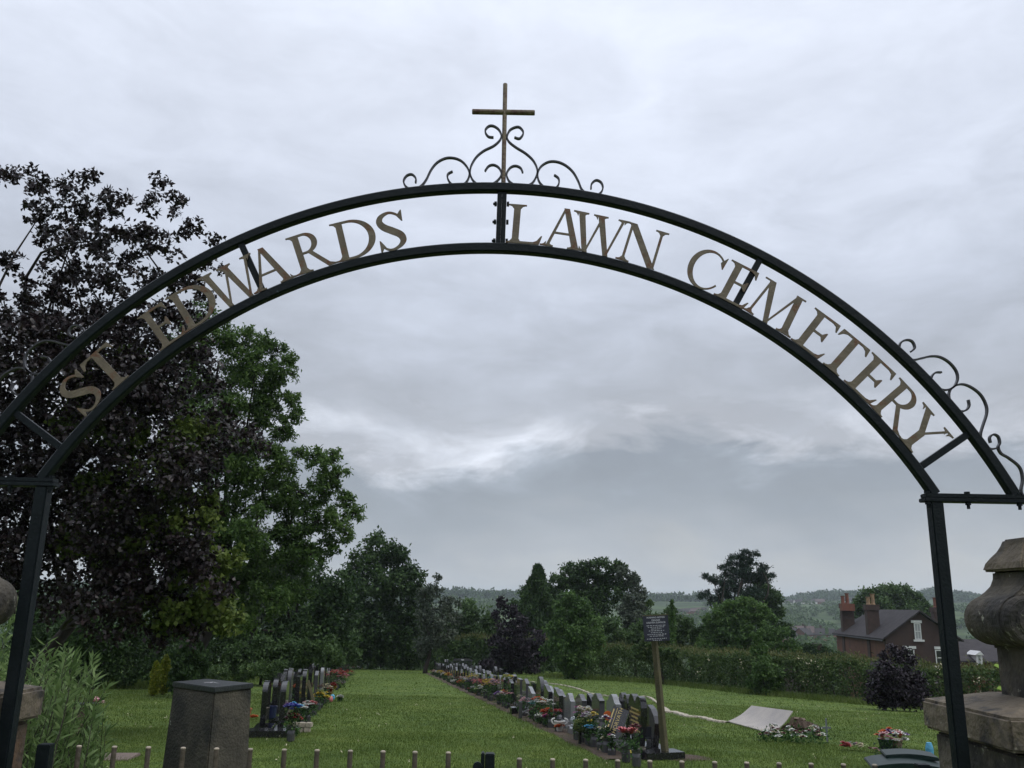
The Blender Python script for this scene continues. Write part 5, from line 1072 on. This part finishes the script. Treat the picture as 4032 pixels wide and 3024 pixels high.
# soil strip under the right row
mb = MB(); q = [np.array([RX-.72-.147*(y-13.4), y]) for y in np.arange(13.2, 60, 1.0)]; V = []
for i, c in enumerate(q):
    for k, dx in enumerate((-.0, .15, .55, .72)): xx = c[0]+dx+(.07*math.sin(i*2.3) if k in (0, 3) else 0); V.append((xx, c[1], float(H(xx, c[1]))+(.018 if k in (1, 2) else -.02)))
mb.add(V, [(i*4+k, i*4+k+1, i*4+5+k, i*4+4+k) for i in range(len(q)-1) for k in range(3)]); tag(mb.build('soil_strip', soil), 'strip of dark soil along the front of the right row of graves', 'soil', kind='structure')
# plants growing between the stones
# ---- loose graves on the right lawn
L0 = gpl(727.9, 722.5); B0 = gpl(762.2, 732.0); T1 = at(751.5, 706.8, L0[1]+.5); R1 = at(793, 712.4, B0[1]+.6)
t = thing('plywood_sheet', 'pale curved plywood sheet propped over an open grave on the right lawn', 'board', (L0+B0)/2); off = (L0+B0)/2
n = 14; V = []
for s in (0, 1):
    for i in range(n+1):
        for j in range(n+1):
            u, v = i/n, j/n; P = L0*(1-u)*(1-v)+B0*(1-u)*v+T1*u*(1-v)+R1*u*v; P = P+np.array([0, 0, -.15*math.sin(math.pi*u)*(.3+.7*v)]) ; P = P+np.array([0, 0, .03-.018*s]); V.append(P-off)
m_ = (n+1)**2; F = []
for i in range(n):
    for j in range(n): a = i*(n+1)+j; F += [(a, a+1, a+n+2, a+n+1), (m_+a, m_+a+n+1, m_+a+n+2, m_+a+1)]
rim = [i for i in range(n+1)]+[i*(n+1)+n for i in range(1, n+1)]+[n*(n+1)+j for j in range(n-1, -1, -1)]+[i*(n+1) for i in range(n-1, 0, -1)]
F += [(rim[k], rim[(k+1) % len(rim)], rim[(k+1) % len(rim)]+m_, rim[k]+m_) for k in range(len(rim))]
mb = MB(); mb.add(V, F); mb.build('sheet', board, t, smooth=False)
c = (B0+R1)/2; c = np.array([c[0]+.62, c[1]+.45, float(H(c[0], c[1]))-.02])
t = thing('earth_mound', 'mound of brown soil under the propped sheet', 'soil', c); V = []
mb = MB()
for k in range(26):
    a = rng.random()*6.28; r = rng.random()*.45; s = rng.uniform(.07, .13); q = np.array([r*math.cos(a)*.8, r*math.sin(a)*.6, (.5-r)*.30])
    mb.add([q+np.array(v)*s for v in ((0, 0, 1), (1, 0, .1), (0, 1, 0), (-1, 0, .1), (0, -1, 0), (0, 0, -.8))], [(0, 1, 2), (0, 2, 3), (0, 3, 4), (0, 4, 1), (5, 2, 1), (5, 3, 2), (5, 4, 3), (5, 1, 4)])
mb.build('soil', soil, t)
for k, (a, b, lab) in enumerate([((2600+1085/2.143, 2600+595/2.143), (2600+1120/2.143, 2600+480/2.143), 'short timber prop holding up the raised end of the sheet'), ((2600+1125/2.143, 2600+490/2.143), (2600+1222/2.143, 2600+505/2.143), 'grey timber bearer sticking out from under the sheet')]):
    Yk = c[1]-.25+.3*k; p, q = src(*a, Yk), src(*b, Yk); t = thing('timber', lab, 'timber', p, 0, 'timbers under the sheet'); mb = MB(); mb.tube([np.zeros(3), q-p], .04, 4); mb.build('beam', timber, t)
def wpot(px, py, r, cs, lab, **kw):
    g_ = gpl(px, py+ kw.pop('dn', 6)); return bunch(px*3.9375, py*3.9375, r, cs, lab, 0, Y=g_[1], **kw)
w8 = lambda x, y: ((2600+x/2.143)/3.9375, (2600+y/2.143)/3.9375)
wr = [(880, 655), (930, 640), (975, 635), (1020, 655), (1075, 640), (1110, 660), (1160, 650), (1205, 665), (1255, 640), (1290, 630), (1330, 665), (1350, 690)]
g0 = gpl(*w8(1120, 700)); t = thing('funeral_wreath', 'long low spray of white and wine coloured funeral flowers on the grass before the sheet', 'wreath', g0)
Pw = []; 
for x, y in wr:
    px, py = w8(x, y+12)
    for k in range(7): q = gpl(px+rng.normal()*2.2, py+rng.normal()*1.6+2); Pw.append(q+np.array([0, 0, .10+.12*rng.random()])-g0)
Pw = np.array(Pw); k = len(Pw); blooms(Pw[::3], np.full(len(Pw[::3]), .075), PET['white'], t); blooms(Pw[1::3], np.full(len(Pw[1::3]), .06), PET['darkred'], t); blooms(Pw[2::6], np.full(len(Pw[2::6]), .06), PET['cream'], t)
V, F = leaves(np.repeat(Pw, 6, 0)+rng.normal(size=(k*6, 3))*np.array([.07, .07, .05])-np.array([0, 0, .05]), .08, .035, .3); link('leaves', npmesh(V, F), flg, t)
wpot(*w8(1565, 722), .10, ['red', 'pink'], 'small red flowers lying on the right lawn', br=.05, dn=5, vase='none')
wpot(*w8(1650, 722), .16, ['greenish', 'grey', 'cream'], 'faded pale wreath lying on the right lawn beside red flowers', br=.045, dn=5, spread=(1.4, .8, .3))
wpot(*w8(1690, 715), .08, ['palepink', 'purple'], 'few pink and violet blooms at the end of the faded wreath', br=.05, dn=6, nb=7)
wpot(*w8(1800, 757), .14, ['palepink', 'brown'], 'dried pinkish petals scattered left of the flower pots', br=.03, dn=3, spread=(1.5, .7, .15))
t = wpot(*w8(1950, 655), .26, ['purple', 'orange', 'palepink', 'white', 'orange'], 'large mixed bouquet of orange, pink, violet and white flowers in green pots', br=.06, dn=34, nb=46, spread=(1.2, .8, .45))
for j, (x, y) in enumerate(((1910, 790), (1990, 790))):
    q = gpl(*w8(x, y)); lathe_thing('flower_pot', ['dark green plastic pot under the left side of the mixed bouquet', 'brown basket pot under the right side of the mixed bouquet'][j], 'pot', q, [(.08, 0), (.10, .1), (.12, .22), (.13, .22), (.13, .24), (.1, .24)], [binm, timber][j], 'pot')
q = gpl(*w8(1410, 690)); t = thing('cross_marker', 'small faint grey cross marker on the right lawn', 'grave marker', q); mb = MB(); mb.box(-.012, .012, -.012, .012, 0, .42); mb.build('upright', dullmetal, t); mb = MB(); mb.box(-.08, .08, -.010, .010, .24, .27); mb.build('crossbar', dullmetal, t)
bp_ = at(928.8, 742.5, 13.2); hz = float(H(bp_[0], 13.2)); hh = bp_[2]-hz; t = thing('blue_pot', 'small light blue pot on the grass between the bin and the right pillar', 'pot', (bp_[0], 13.2, hz))
mb = MB(); mb.lathe([(.04, 0), (.05, hh*.3), (.055, hh*.8), (.035, hh), (.004, hh+.003)], 12); mb.build('pot', PET['skyblue'], t)
# pale winding kerb across the lawn
kp = [w8(570, 530), w8(500, 522), w8(440, 512), w8(370, 492), w8(300, 482), w8(240, 480), w8(180, 460), w8(110, 440), w8(50, 430), (2550/3.9375, 2745/3.9375), (2460/3.9375, 2752/3.9375), (2400/3.9375, 2743/3.9375), (2330/3.9375, 2733/3.9375), (2280/3.9375, 2715/3.9375), (2230/3.9375, 2702/3.9375), (2180/3.9375, 2694/3.9375), (2120/3.9375, 2688/3.9375), (2050/3.9375, 2682/3.9375)]
Q = catmull([gpl(*q) for q in kp], 6); V = []
for i, p in enumerate(Q):
    tdir = unit(Q[min(i+1, len(Q)-1)]-Q[max(0, i-1)]); nn = np.array([-tdir[1], tdir[0], 0]); w_ = (.12+.03*math.sin(i*1.7))*(1 if i < 50 else .45); 
    for s, dz in ((-1, -.02), (-.8, .035), (.8, .035), (1, -.02)): q = p+nn*w_*s; V.append((q[0], q[1], float(H(q[0], q[1]))+dz+.008*math.sin(i*2.9)))
mb = MB(); mb.add(V, [(i*4+k, i*4+k+1, i*4+5+k, i*4+4+k) for i in range(len(Q)-1) for k in range(3)]); tag(mb.build('path_edging', sand), 'pale uneven concrete edging strip winding across the right lawn', 'edging', kind='structure')

# ================================================================== WARNING SIGN
Ys = 13.43; b0 = gpl(666.5, 759); T0 = at(654.5, 641, Ys); hz = float(b0[2])
t = thing('warning_sign', 'dark blue warning board on a leaning greenish timber post', 'sign', b0)
mb = MB(); mb.tube([np.array([0, 0, -.15]), T0-b0, (T0-b0)*1.12], [.062, .052, .05], 4); mb.build('post', postw, t, bevel=.006)
cs = [at(642.6, 616.3, Ys-.10), at(667.7, 615.3, Ys-.10), at(669.2, 640.3, Ys-.10), at(645.3, 641.6, Ys-.10)]
ex = unit(cs[1]-cs[0]+cs[2]-cs[3]); ezz = unit((cs[0]-cs[3]+cs[1]-cs[2])); ezz = unit(ezz-ex*(ezz@ex)); ey = np.cross(ezz, ex); ctr = sum(cs)/4; bw = np.linalg.norm(cs[1]-cs[0]); bh = np.linalg.norm(cs[0]-cs[3])
bo = bpy.data.objects.new('board', None)
mb = MB(); mb.box(-bw/2, bw/2, -.012, .012, -bh/2, bh/2); bo = mb.build('board', signb, t, bevel=.002)
bo.matrix_local = Matrix.Translation(tuple(ctr-b0)) @ Matrix((ex, ey, ezz)).transposed().to_4x4()
mb = MB(); mb.box(-bw/2-.006, bw/2+.006, -.018, .016, bh/2+.001, bh/2+.013); mb.build('top_trim', postw, bo)
RX90 = Matrix.Rotation(rad(90), 4, 'X')
def stext(s, size, z, wmax=None):
    o = text_mesh(s, size, 'lettering', whitetx, bo, Matrix.Translation((0, -.0145, z)) @ RX90, .0008)
    if wmax:
        xs = [v.co.x for v in o.data.vertices]; k = wmax/(max(xs)-min(xs)); o.matrix_local = Matrix.Translation((0, -.0145, z)) @ RX90 @ Matrix.Scale(k, 4, (1, 0, 0))
    return o
u = bh/1130*1.0; zt = bh/2
stext('WARNING NOTICE', .034, zt-.155*bh/1.0+.02, bw*.72); stext('DANGER', .034, zt-.215*bh+.003, bw*.33); stext('UNEVEN SURFACE', .034, zt-.29*bh-.004, bw*.75)
for i, (fz, fw) in enumerate([(.385, .76), (.45, .66), (.52, .42), (.59, .6), (.66, .44), (.735, .74), (.80, .56), (.905, .80), (.965, .34)]):
    mb = MB(); L_ = bw*fw/2; x = -L_; rr = random.Random(i)
    while x < L_:
        ww = rr.uniform(.012, .04); e = min(x+ww, L_); k = x
        while k < e: mb.box(k, min(k+.004, e), -.0158, -.0145, zt-fz*bh-.0055+rr.uniform(-.001, .002), zt-fz*bh+.0055+rr.uniform(-.003, .001)); k += .0068
        x = e+.012
    mb.build('small_lettering', whitetx, bo)

# ================================================================== BENCHES AT THE FAR END
def bench(px, py, Y, rz, label):
    p = at(px, py, Y); z = float(H(p[0], Y)); t = thing('park_bench', label, 'bench', (p[0], Y, z), rz, 'dark benches at the far end'); W = .62
    mb = MB(); mb.box(-W, W, -.22, .22, .42, .46); mb.build('seat', dgreygr, t)
    mb = MB(); poly = [(-W, .80), (W, .80), (W, .86)]+[(W*math.cos(a), .86+.10*math.sin(a)) for a in np.linspace(.1, 3.04, 11)]+[(-W, .86)]; mb.prism(poly, .20, .24)
    mb.box(-W, W, .20, .24, .50, .56)
    for k in range(11): x = -W+.05+k*(2*W-.1)/10; mb.box(x-.02, x+.02, .205, .235, .561, .799)
    mb.build('backrest', dgreygr, t)
    mb = MB(); mb.box(-.09, .09, .19, .199, .84, .89); mb.build('plaque', whitep, t)
    for x in (-W+.03, W-.03):
        for y in (-.19, .19): mb = MB(); mb.box(x-.03, x+.03, y-.03, y+.03, -.05, .419); mb.build('leg', dgreygr, t)
bench(462, 665, 56.5, rad(-6), 'dark slatted bench with a small white plaque behind the right row')
bench(332, 661, 58, rad(20), 'dark bench with a small plaque behind the far left headstones')
# rose, small flowers and old headstone on the left lawn
q = gpl(96.5, 708); bunch(96.5*3.9375, 703*3.9375, .06, ['palepink'], 'pink rose blooms at the edge of the willow shrub', 0, Y=9.5, br=.06, nb=6, name='rose_bush', group=None)
q = gpl(87, 737); bunch(86*3.9375, 734.5*3.9375, .12, ['cream', 'yellow'], 'pale yellow primroses in the grass left of the plinth', 0, Y=12.5, br=.035, nb=9, green=True, spread=(1.5, .7, .3), vase='none', group=None)
p = at(72, 760, 8.0); z = float(H(p[0], 8.0)); t = thing('old_grave_post', 'dark brown post with a thin flat top beside the willow shrub', 'post', (p[0], 8.0, z)); tp = at(72, 703, 8.0)[2]-z
mb = MB(); mb.box(-.035, .035, -.05, .05, -.1, tp-.02); mb.build('post', timber, t); mb = MB(); mb.box(-.34, .12, -.09, .09, tp-.019, tp); mb.build('top_board', slate, t)

# ================================================================== HOUSES
def wallquad(mb, P): mb.add(P, [(0, 1, 2, 3)])
def brickbump(m, sc_=14):
    t = m.node_tree; b = t.nodes['Principled BSDF']; tx = t.nodes.new('ShaderNodeTexBrick'); tx.inputs['Scale'].default_value = 1; tx.inputs['Mortar Size'].default_value = .012; tx.inputs['Brick Width'].default_value = .23; tx.inputs['Row Height'].default_value = .075
    return m
hy = rad(6.0)
G0 = at((3232+700/2.765)/3.9375, (2200+855/2.765)/3.9375, 81); Gap = at((3232+1045/2.765)/3.9375, (2200+575/2.765)/3.9375, 81)
zg = float(H(G0[0], G0[1]))-.3
t = thing('brick_house', 'dark red brick house with a slate roof, gable window and tall chimneys beyond the hedge', 'house', (G0[0], G0[1], zg), -hy)
hw = (Gap[0]-G0[0])*1.02; W = 2*hw; LEN = 17.0; ez_ = G0[2]-zg; rz_ = Gap[2]-zg
Rm = Matrix.Rotation(hy, 3, 'Z')
def L2(pt): v = Rm @ Vector((pt[0]-G0[0], pt[1]-G0[1], pt[2]-zg)); return np.array(v)
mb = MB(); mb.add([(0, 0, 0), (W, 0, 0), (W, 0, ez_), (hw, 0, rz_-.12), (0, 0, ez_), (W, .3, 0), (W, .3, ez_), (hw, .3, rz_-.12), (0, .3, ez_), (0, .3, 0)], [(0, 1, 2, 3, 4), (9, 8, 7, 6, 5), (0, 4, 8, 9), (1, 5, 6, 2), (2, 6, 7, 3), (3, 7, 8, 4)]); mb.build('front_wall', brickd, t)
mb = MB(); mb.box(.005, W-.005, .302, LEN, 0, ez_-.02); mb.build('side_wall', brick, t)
ov = .35; sl_ = (rz_-ez_)/hw
mb = MB(); V = []
for th_ in (0, .14):
    V += [(-ov, -ov, ez_-ov*sl_+th_), (hw, -ov, rz_+th_), (W+ov, -ov, ez_-ov*sl_+th_), (-ov, LEN+ov, ez_-ov*sl_+th_), (hw, LEN-hw, rz_+th_), (W+ov, LEN+ov, ez_-ov*sl_+th_)]
mb.add(V, [(0, 3, 4, 1), (1, 4, 5, 2), (3, 5, 4), (6, 7, 10, 9), (7, 8, 11, 10), (9, 10, 11), (0, 1, 7, 6), (1, 2, 8, 7), (0, 6, 9, 3), (2, 5, 11, 8), (3, 9, 11, 5)])
roof = mb.build('roof', roofm, t)
mb = MB(); mb.tube([(-ov+.02, -ov, ez_-ov*sl_-.05), (-ov+.02, LEN, ez_-ov*sl_-.05)], .06, 6); mb.build('gutter', mat('black_gutter', (.01, .01, .012)), t)
def c7(x, y, Y=81): return L2(at((3232+x/2.765)/3.9375, (2200+y/2.765)/3.9375, Y))
def window(x0, x1, y0, y1, lint, sill=True, cur=True, Y=80.6):
    a, b = c7(x0, y0, Y), c7(x1, y1, Y); xa, xb, za, zb = a[0], b[0], b[2], a[2]
    mb = MB(); mb.box(xa, xb, -.03, .02, za, zb); f = mb.build('window', curtain if cur else glass, t)
    mb = MB(); fr = .07
    for q in ((xa-.01, xa+fr, za, zb), (xb-fr, xb+.01, za, zb), (xa+fr, xb-fr, zb-fr, zb), (xa+fr, xb-fr, za, za+fr), (xa+fr, xb-fr, (za+zb)/2-.035, (za+zb)/2+.035)): mb.box(q[0], q[1], -.075, -.035, q[2], q[3])
    if cur: m_x = (xa+xb)/2; mb.box(m_x-.02, m_x+.02, -.07, -.036, za+fr, (za+zb)/2-.036); mb.box(m_x-.02, m_x+.02, -.07, -.036, (za+zb)/2+.036, zb-fr)
    mb.build('frame', whitep, f)
    la, lb = c7(lint[0], lint[2], Y), c7(lint[1], lint[3], Y); mb = MB(); mb.box(la[0], lb[0], -.06, .02, lb[2], la[2]); mb.build('lintel', whitep, t)
    if sill: mb = MB(); mb.box(xa-.15, xb+.2, -.14, .02, za-.18, za-.01); mb.build('sill', whitep, f)
window(1015, 1100, 702, 880, (985, 1100, 670, 700)); window(925, 1030, 985, 1115, (900, 1042, 950, 981), True, False); window(1240, 1340, 992, 1165, (1232, 1336, 955, 986), True, False)
def chimney(xc, yb, ytop, wpx, m, pots, Y, par, dpt=.8):
    a = c7(xc-wpx/2, yb, Y); b = c7(xc+wpx/2, ytop, Y); mb = MB(); xm = (a[0]+b[0])/2; w_ = abs(b[0]-a[0])/2; y0 = a[1]; zt_ = b[2]
    mb.box(xm-w_, xm+w_, y0-dpt/2, y0+dpt/2, 1.0, zt_-.5); mb.box(xm-w_-.08, xm+w_+.08, y0-dpt/2-.08, y0+dpt/2+.08, zt_-.499, zt_); ch = mb.build('chimney', m, par)
    for dx, hp_, mp in pots: mb = MB(); hp_ *= .8; mb.lathe([(.24, zt_+.001), (.19, zt_+.1), (.18, zt_+hp_-.1), (.24, zt_+hp_-.06), (.24, zt_+hp_), (.16, zt_+hp_)], 10, (xm+dx, y0, 0)); mb.build('chimney_pot', mp, ch)
chimney(285, 770, 490, 105, chimb, [(-.33, 1.0, redclay), (.12, 1.35, redclay)], 95, t)
chimney(556, 780, 500, 105, chimb, [(-.25, .9, buffclay), (.18, 1.25, buffclay)], 86, t)
mb = MB(); a = c7(222, 565, 94.4); b = c7(350, 490, 94.4); mb.box(a[0], b[0], a[1]-.5, a[1]+.5, a[2], b[2]-.02); mb.build('chimney_collar', redclay, t)
chimney(1270, 760, 530, 80, chimb, [(-.1, 1.2, redclay), (.3, 1.15, redclay)], 90, t)
def simple_house(name, label, cx_, cy_, z, W, D, hE, hR, rz, wm, rm, wins=0, group=None, chim=True, gable=False):
    t = thing(name, label, 'house', (cx_, cy_, z), rz, group)
    mb = MB(); mb.box(-W/2, W/2, 0, D, -4, hE); mb.add([(-W/2, 0, hE), (-W/2, D, hE), (-W/2, D/2, hR-.05), (W/2, 0, hE), (W/2, D, hE), (W/2, D/2, hR-.05)], [(0, 1, 2), (3, 5, 4)]); w_ = mb.build('wall', wm, t)
    o_ = .3; mb = MB(); s_ = (hR-hE)/(D/2); V = []
    for th_ in (.02, .16): V += [(-W/2-o_, -o_, hE-o_*s_+th_), (W/2+o_, -o_, hE-o_*s_+th_), (W/2+o_, D/2, hR+th_), (-W/2-o_, D/2, hR+th_), (W/2+o_, D+o_, hE-o_*s_+th_), (-W/2-o_, D+o_, hE-o_*s_+th_)]
    mb.add(V, [(0, 3, 2, 1), (3, 5, 4, 2), (6, 7, 8, 9), (9, 8, 10, 11), (0, 1, 7, 6), (5, 11, 10, 4), (0, 6, 9, 3), (3, 9, 11, 5), (1, 2, 8, 7), (2, 4, 10, 8)]); r_ = mb.build('roof', rm, t)
    if chim: mb = MB(); mb.box(W*.28, W*.28+.8, D/2-.4, D/2+.4, hR-.6, hR+1.4); mb.build('chimney', chimb, r_)
    for k in range(wins):
        x = -W/2+W*(k+.5)/wins; z_ = hE*.62
        mb = MB(); mb.box(x-.45, x+.45, -.06, -.002, z_-.6, z_+.6); mb.build('window', glass, t); 
        mb = MB(); mb.box(x-.55, x+.55, -.09, -.003, z_+.61, z_+.78); mb.build('lintel', whitep, t)
    return t
# low grey roofed house right of the gable, with a small dormer
p = at((3232+1640/2.765)/3.9375, (2200+1130/2.765)/3.9375, 84); z = p[2]; zr_ = at(940, (2200+890/2.765)/3.9375, 88)[2]
t = simple_house('grey_roofed_house', 'low house with wide grey slate roof and small white dormer, right of the arch post', p[0]+1.5, 84, z-2.5, 13, 9, 2.6, 2.5+zr_-z, rad(-4), brick, roofm, 0, None, True)
a = np.array([p[0]+2.1, 83.2, z]); mb = MB(); W_ = .95
d0 = at((3232+1690/2.765)/3.9375, (2200+1050/2.765)/3.9375, 83.6); d1 = at((3232+1770/2.765)/3.9375, (2200+1200/2.765)/3.9375, 83.6); dt = at((3232+1730/2.765)/3.9375, (2200+1005/2.765)/3.9375, 83.6)
t2 = t; inv = Matrix.Translation(tuple(t.location)) @ Matrix.Rotation(rad(-4), 4, 'Z'); inv = inv.inverted()
def lc(v): return inv @ Vector(v)
A1, A2, A3 = lc(d0), lc(d1), lc(dt); mb = MB(); mb.box(A1.x, A2.x, A1.y, A1.y+1.6, A2.z, A1.z); dm = mb.build('dormer', whitep, t)
mb = MB(); mb.prism([(A1.x-.12, A1.z+.01), (A2.x+.12, A1.z+.01), (A3.x, A3.z)], A1.y-.1, A1.y+2); mb.build('dormer_roof', whitep, dm)
mb = MB(); xm = (A1.x+A2.x)/2; mb.box(A1.x+.18, A2.x-.18, A1.y-.03, A1.y-.003, A2.z+1.2, A1.z-.2); mb.box(A1.x+.18, A2.x-.18, A1.y-.03, A1.y-.003, A2.z+.15, A2.z+1.05); mb.build('dormer_window', curtain, dm)
p = at((3226)/3.9375, (2545)/3.9375, 95); t = simple_house('outbuilding', 'dark brick outbuilding whose stub chimney shows over the bushes', p[0]-.9, 95, p[2]-4.6, 3.4, 4, 2.6, 3.4, 0, brickd, roofm, 0, None, True)
# villages on the far slopes
pale = mat('pale_render', (.68, .66, .63), .8); redb = mat('red_brick_far', (.15, .07, .05), .9); rf2 = mat('brown_tile_roof', (.085, .06, .055), .8)
k = 0
for i in range(17):
    sx_ = 3090+i*11.5+rng.normal()*2 if i < 13 else 3240+i*8; py = (2383-(sx_-3090)*.03)/3.9375; Yv = 1075+rng.uniform(-20, 50); q = at(sx_/3.9375, py, Yv)
    simple_house('village_house', 'tiny %s house on the far hillside, %s from the left' % (['brown roofed', 'white', 'pale'][i % 3], ordw(i)), q[0], Yv, q[2]-1.5, rng.uniform(9, 15), 8, 4.5, 7.5, rng.normal()*.3, [redb, pale, pale][i % 3], [rf2, roofm, roofm][i % 3], 0, 'village houses on the far hillside', False)
for i in range(12):
    sx_ = 3108+(i % 8)*21+rng.normal()*3; py = (2512-(8 if i > 7 else 0)+rng.normal()*2)/3.9375; Yv = 430+rng.uniform(-15, 25)+(25 if i > 7 else 0); q = at(sx_/3.9375, py, Yv)
    simple_house('valley_house', '%s in the hollow beyond the hedge, %s from the left' % (['red brick terraced house', 'slate roofed house', 'brown house with white windows'][i % 3], ordw(i)), q[0], Yv, q[2]-2.5, rng.uniform(7, 10), 7, 4.0, 6.8, rng.normal()*.4, [redb, brick, redb][i % 3], [roofm, roofm, rf2][i % 3], 2, 'houses in the hollow beyond the hedge', i % 2 == 0)
for i in range(9):
    sx_ = 2690+i*11+rng.normal()*3; py = (2412-i*.6+rng.normal()*2)/3.9375; Yv = 800+rng.uniform(-20, 30); q = at(sx_/3.9375, py, Yv)
    simple_house('hillside_house', 'distant %s house left of the pine, %s from the left' % (['brown', 'grey', 'pale'][i % 3], ordw(i)), q[0], Yv, q[2]-2.5, rng.uniform(7, 10), 6, 3.4, 5.6, rng.normal()*.4, [redb, redb, pale][i % 3], [roofm, rf2, roofm][i % 3], 0, 'hillside houses left of the pine', False)

# ================================================================== FAR WOODS
def far_wood(name, label, n, rr, aa, size, leaf, m, per=70, dens=None):
    P = []; O = []
    r = rr[0]+(rr[1]-rr[0])*rng.random(n); a = np.radians(aa[0]+(aa[1]-aa[0])*rng.random(n))
    x, y = r*np.sin(a), r*np.cos(a)
    if dens is not None: k = dens(x, y); x, y = x[k], y[k]
    for i in range(len(x)):
        s = size*(.6+.8*rng.random()); c = np.array([x[i], y[i], float(H(x[i], y[i]))+s*.55]); d = unit(rng.normal(size=(per, 3))); d[:, 2] = abs(d[:, 2])*1.0-.15*(rng.random(per) < .3)
        P.append(c+d*s*np.array([1, 1, .85])*(.75+.35*rng.random((per, 1)))); O.append(d)
    P = np.concatenate(P); O = np.concatenate(O); V, F = leaves(P, leaf, leaf*.8, .6, O); return tag(link(name, npmesh(V, F), m), label, 'wood', kind='stuff')
hed = lambda x, y: (np.sin(x*.021+y*.006)*np.sin(y*.013-x*.004) > .35) | (abs(np.sin(x*.012-y*.009)) < .10)
far_wood('valley_trees', 'scattered trees, hedgerows and scrub in the valley', 2600, (170, 900), (-36, 36), 5.0, 2.4, midm, 46, hed)
far_wood('hillside_woods', 'woodland belts on the far hillside', 4600, (820, 1500), (-36, 36), 6.0, 3.6, darkm, 34, lambda x, y: ((np.sin(x*.006+y*.004)*np.sin(y*.009) > .1) & ~((x/y > .26) & (np.hypot(x, y) > 930) & (np.hypot(x, y) < 1260))) | (np.hypot(x, y) > 1330))
far_wood('hillside_scrub', 'gorse and scrub dotting the green hillside on the right', 1500, (470, 1010), (12, 33), 3.6, 2.2, midm, 40, lambda x, y: np.sin(x*.03+np.sin(y*.02)*2)*np.sin(y*.022+x*.01) > .15)
far_wood('ridge_woods', 'trees along the skyline ridge', 2600, (1450, 1700), (-36, 36), 7.0, 3.6, darkm, 50, lambda x, y: (np.sin(x*.017+y*.004)+np.sin(x*.041) > -.5))
far_wood('distant_woods', 'woods on the farthest blue hills', 1900, (2600, 4200), (-36, 36), 12.0, 8, darkm, 26, lambda x, y: np.sin(x*.003)*np.sin(y*.004+x*.001) > -.1)

# ================================================================== HAZE
hm = bpy.data.materials.new('haze_air'); hm.use_nodes = True; nt2 = hm.node_tree; nt2.nodes.remove(nt2.nodes['Principled BSDF'])
pv = nt2.nodes.new('ShaderNodeVolumePrincipled'); pv.inputs['Color'].default_value = (.80, .88, .98, 1); pv.inputs['Density'].default_value = .00020; pv.inputs['Anisotropy'].default_value = .2
nt2.links.new(pv.outputs[0], nt2.nodes['Material Output'].inputs['Volume'])
mb = MB(); mb.box(-6600, 6600, -6600, 6600, -60, 75); tag(mb.build('haze', hm), 'thin grey blue haze over the valley', 'haze', kind='stuff')
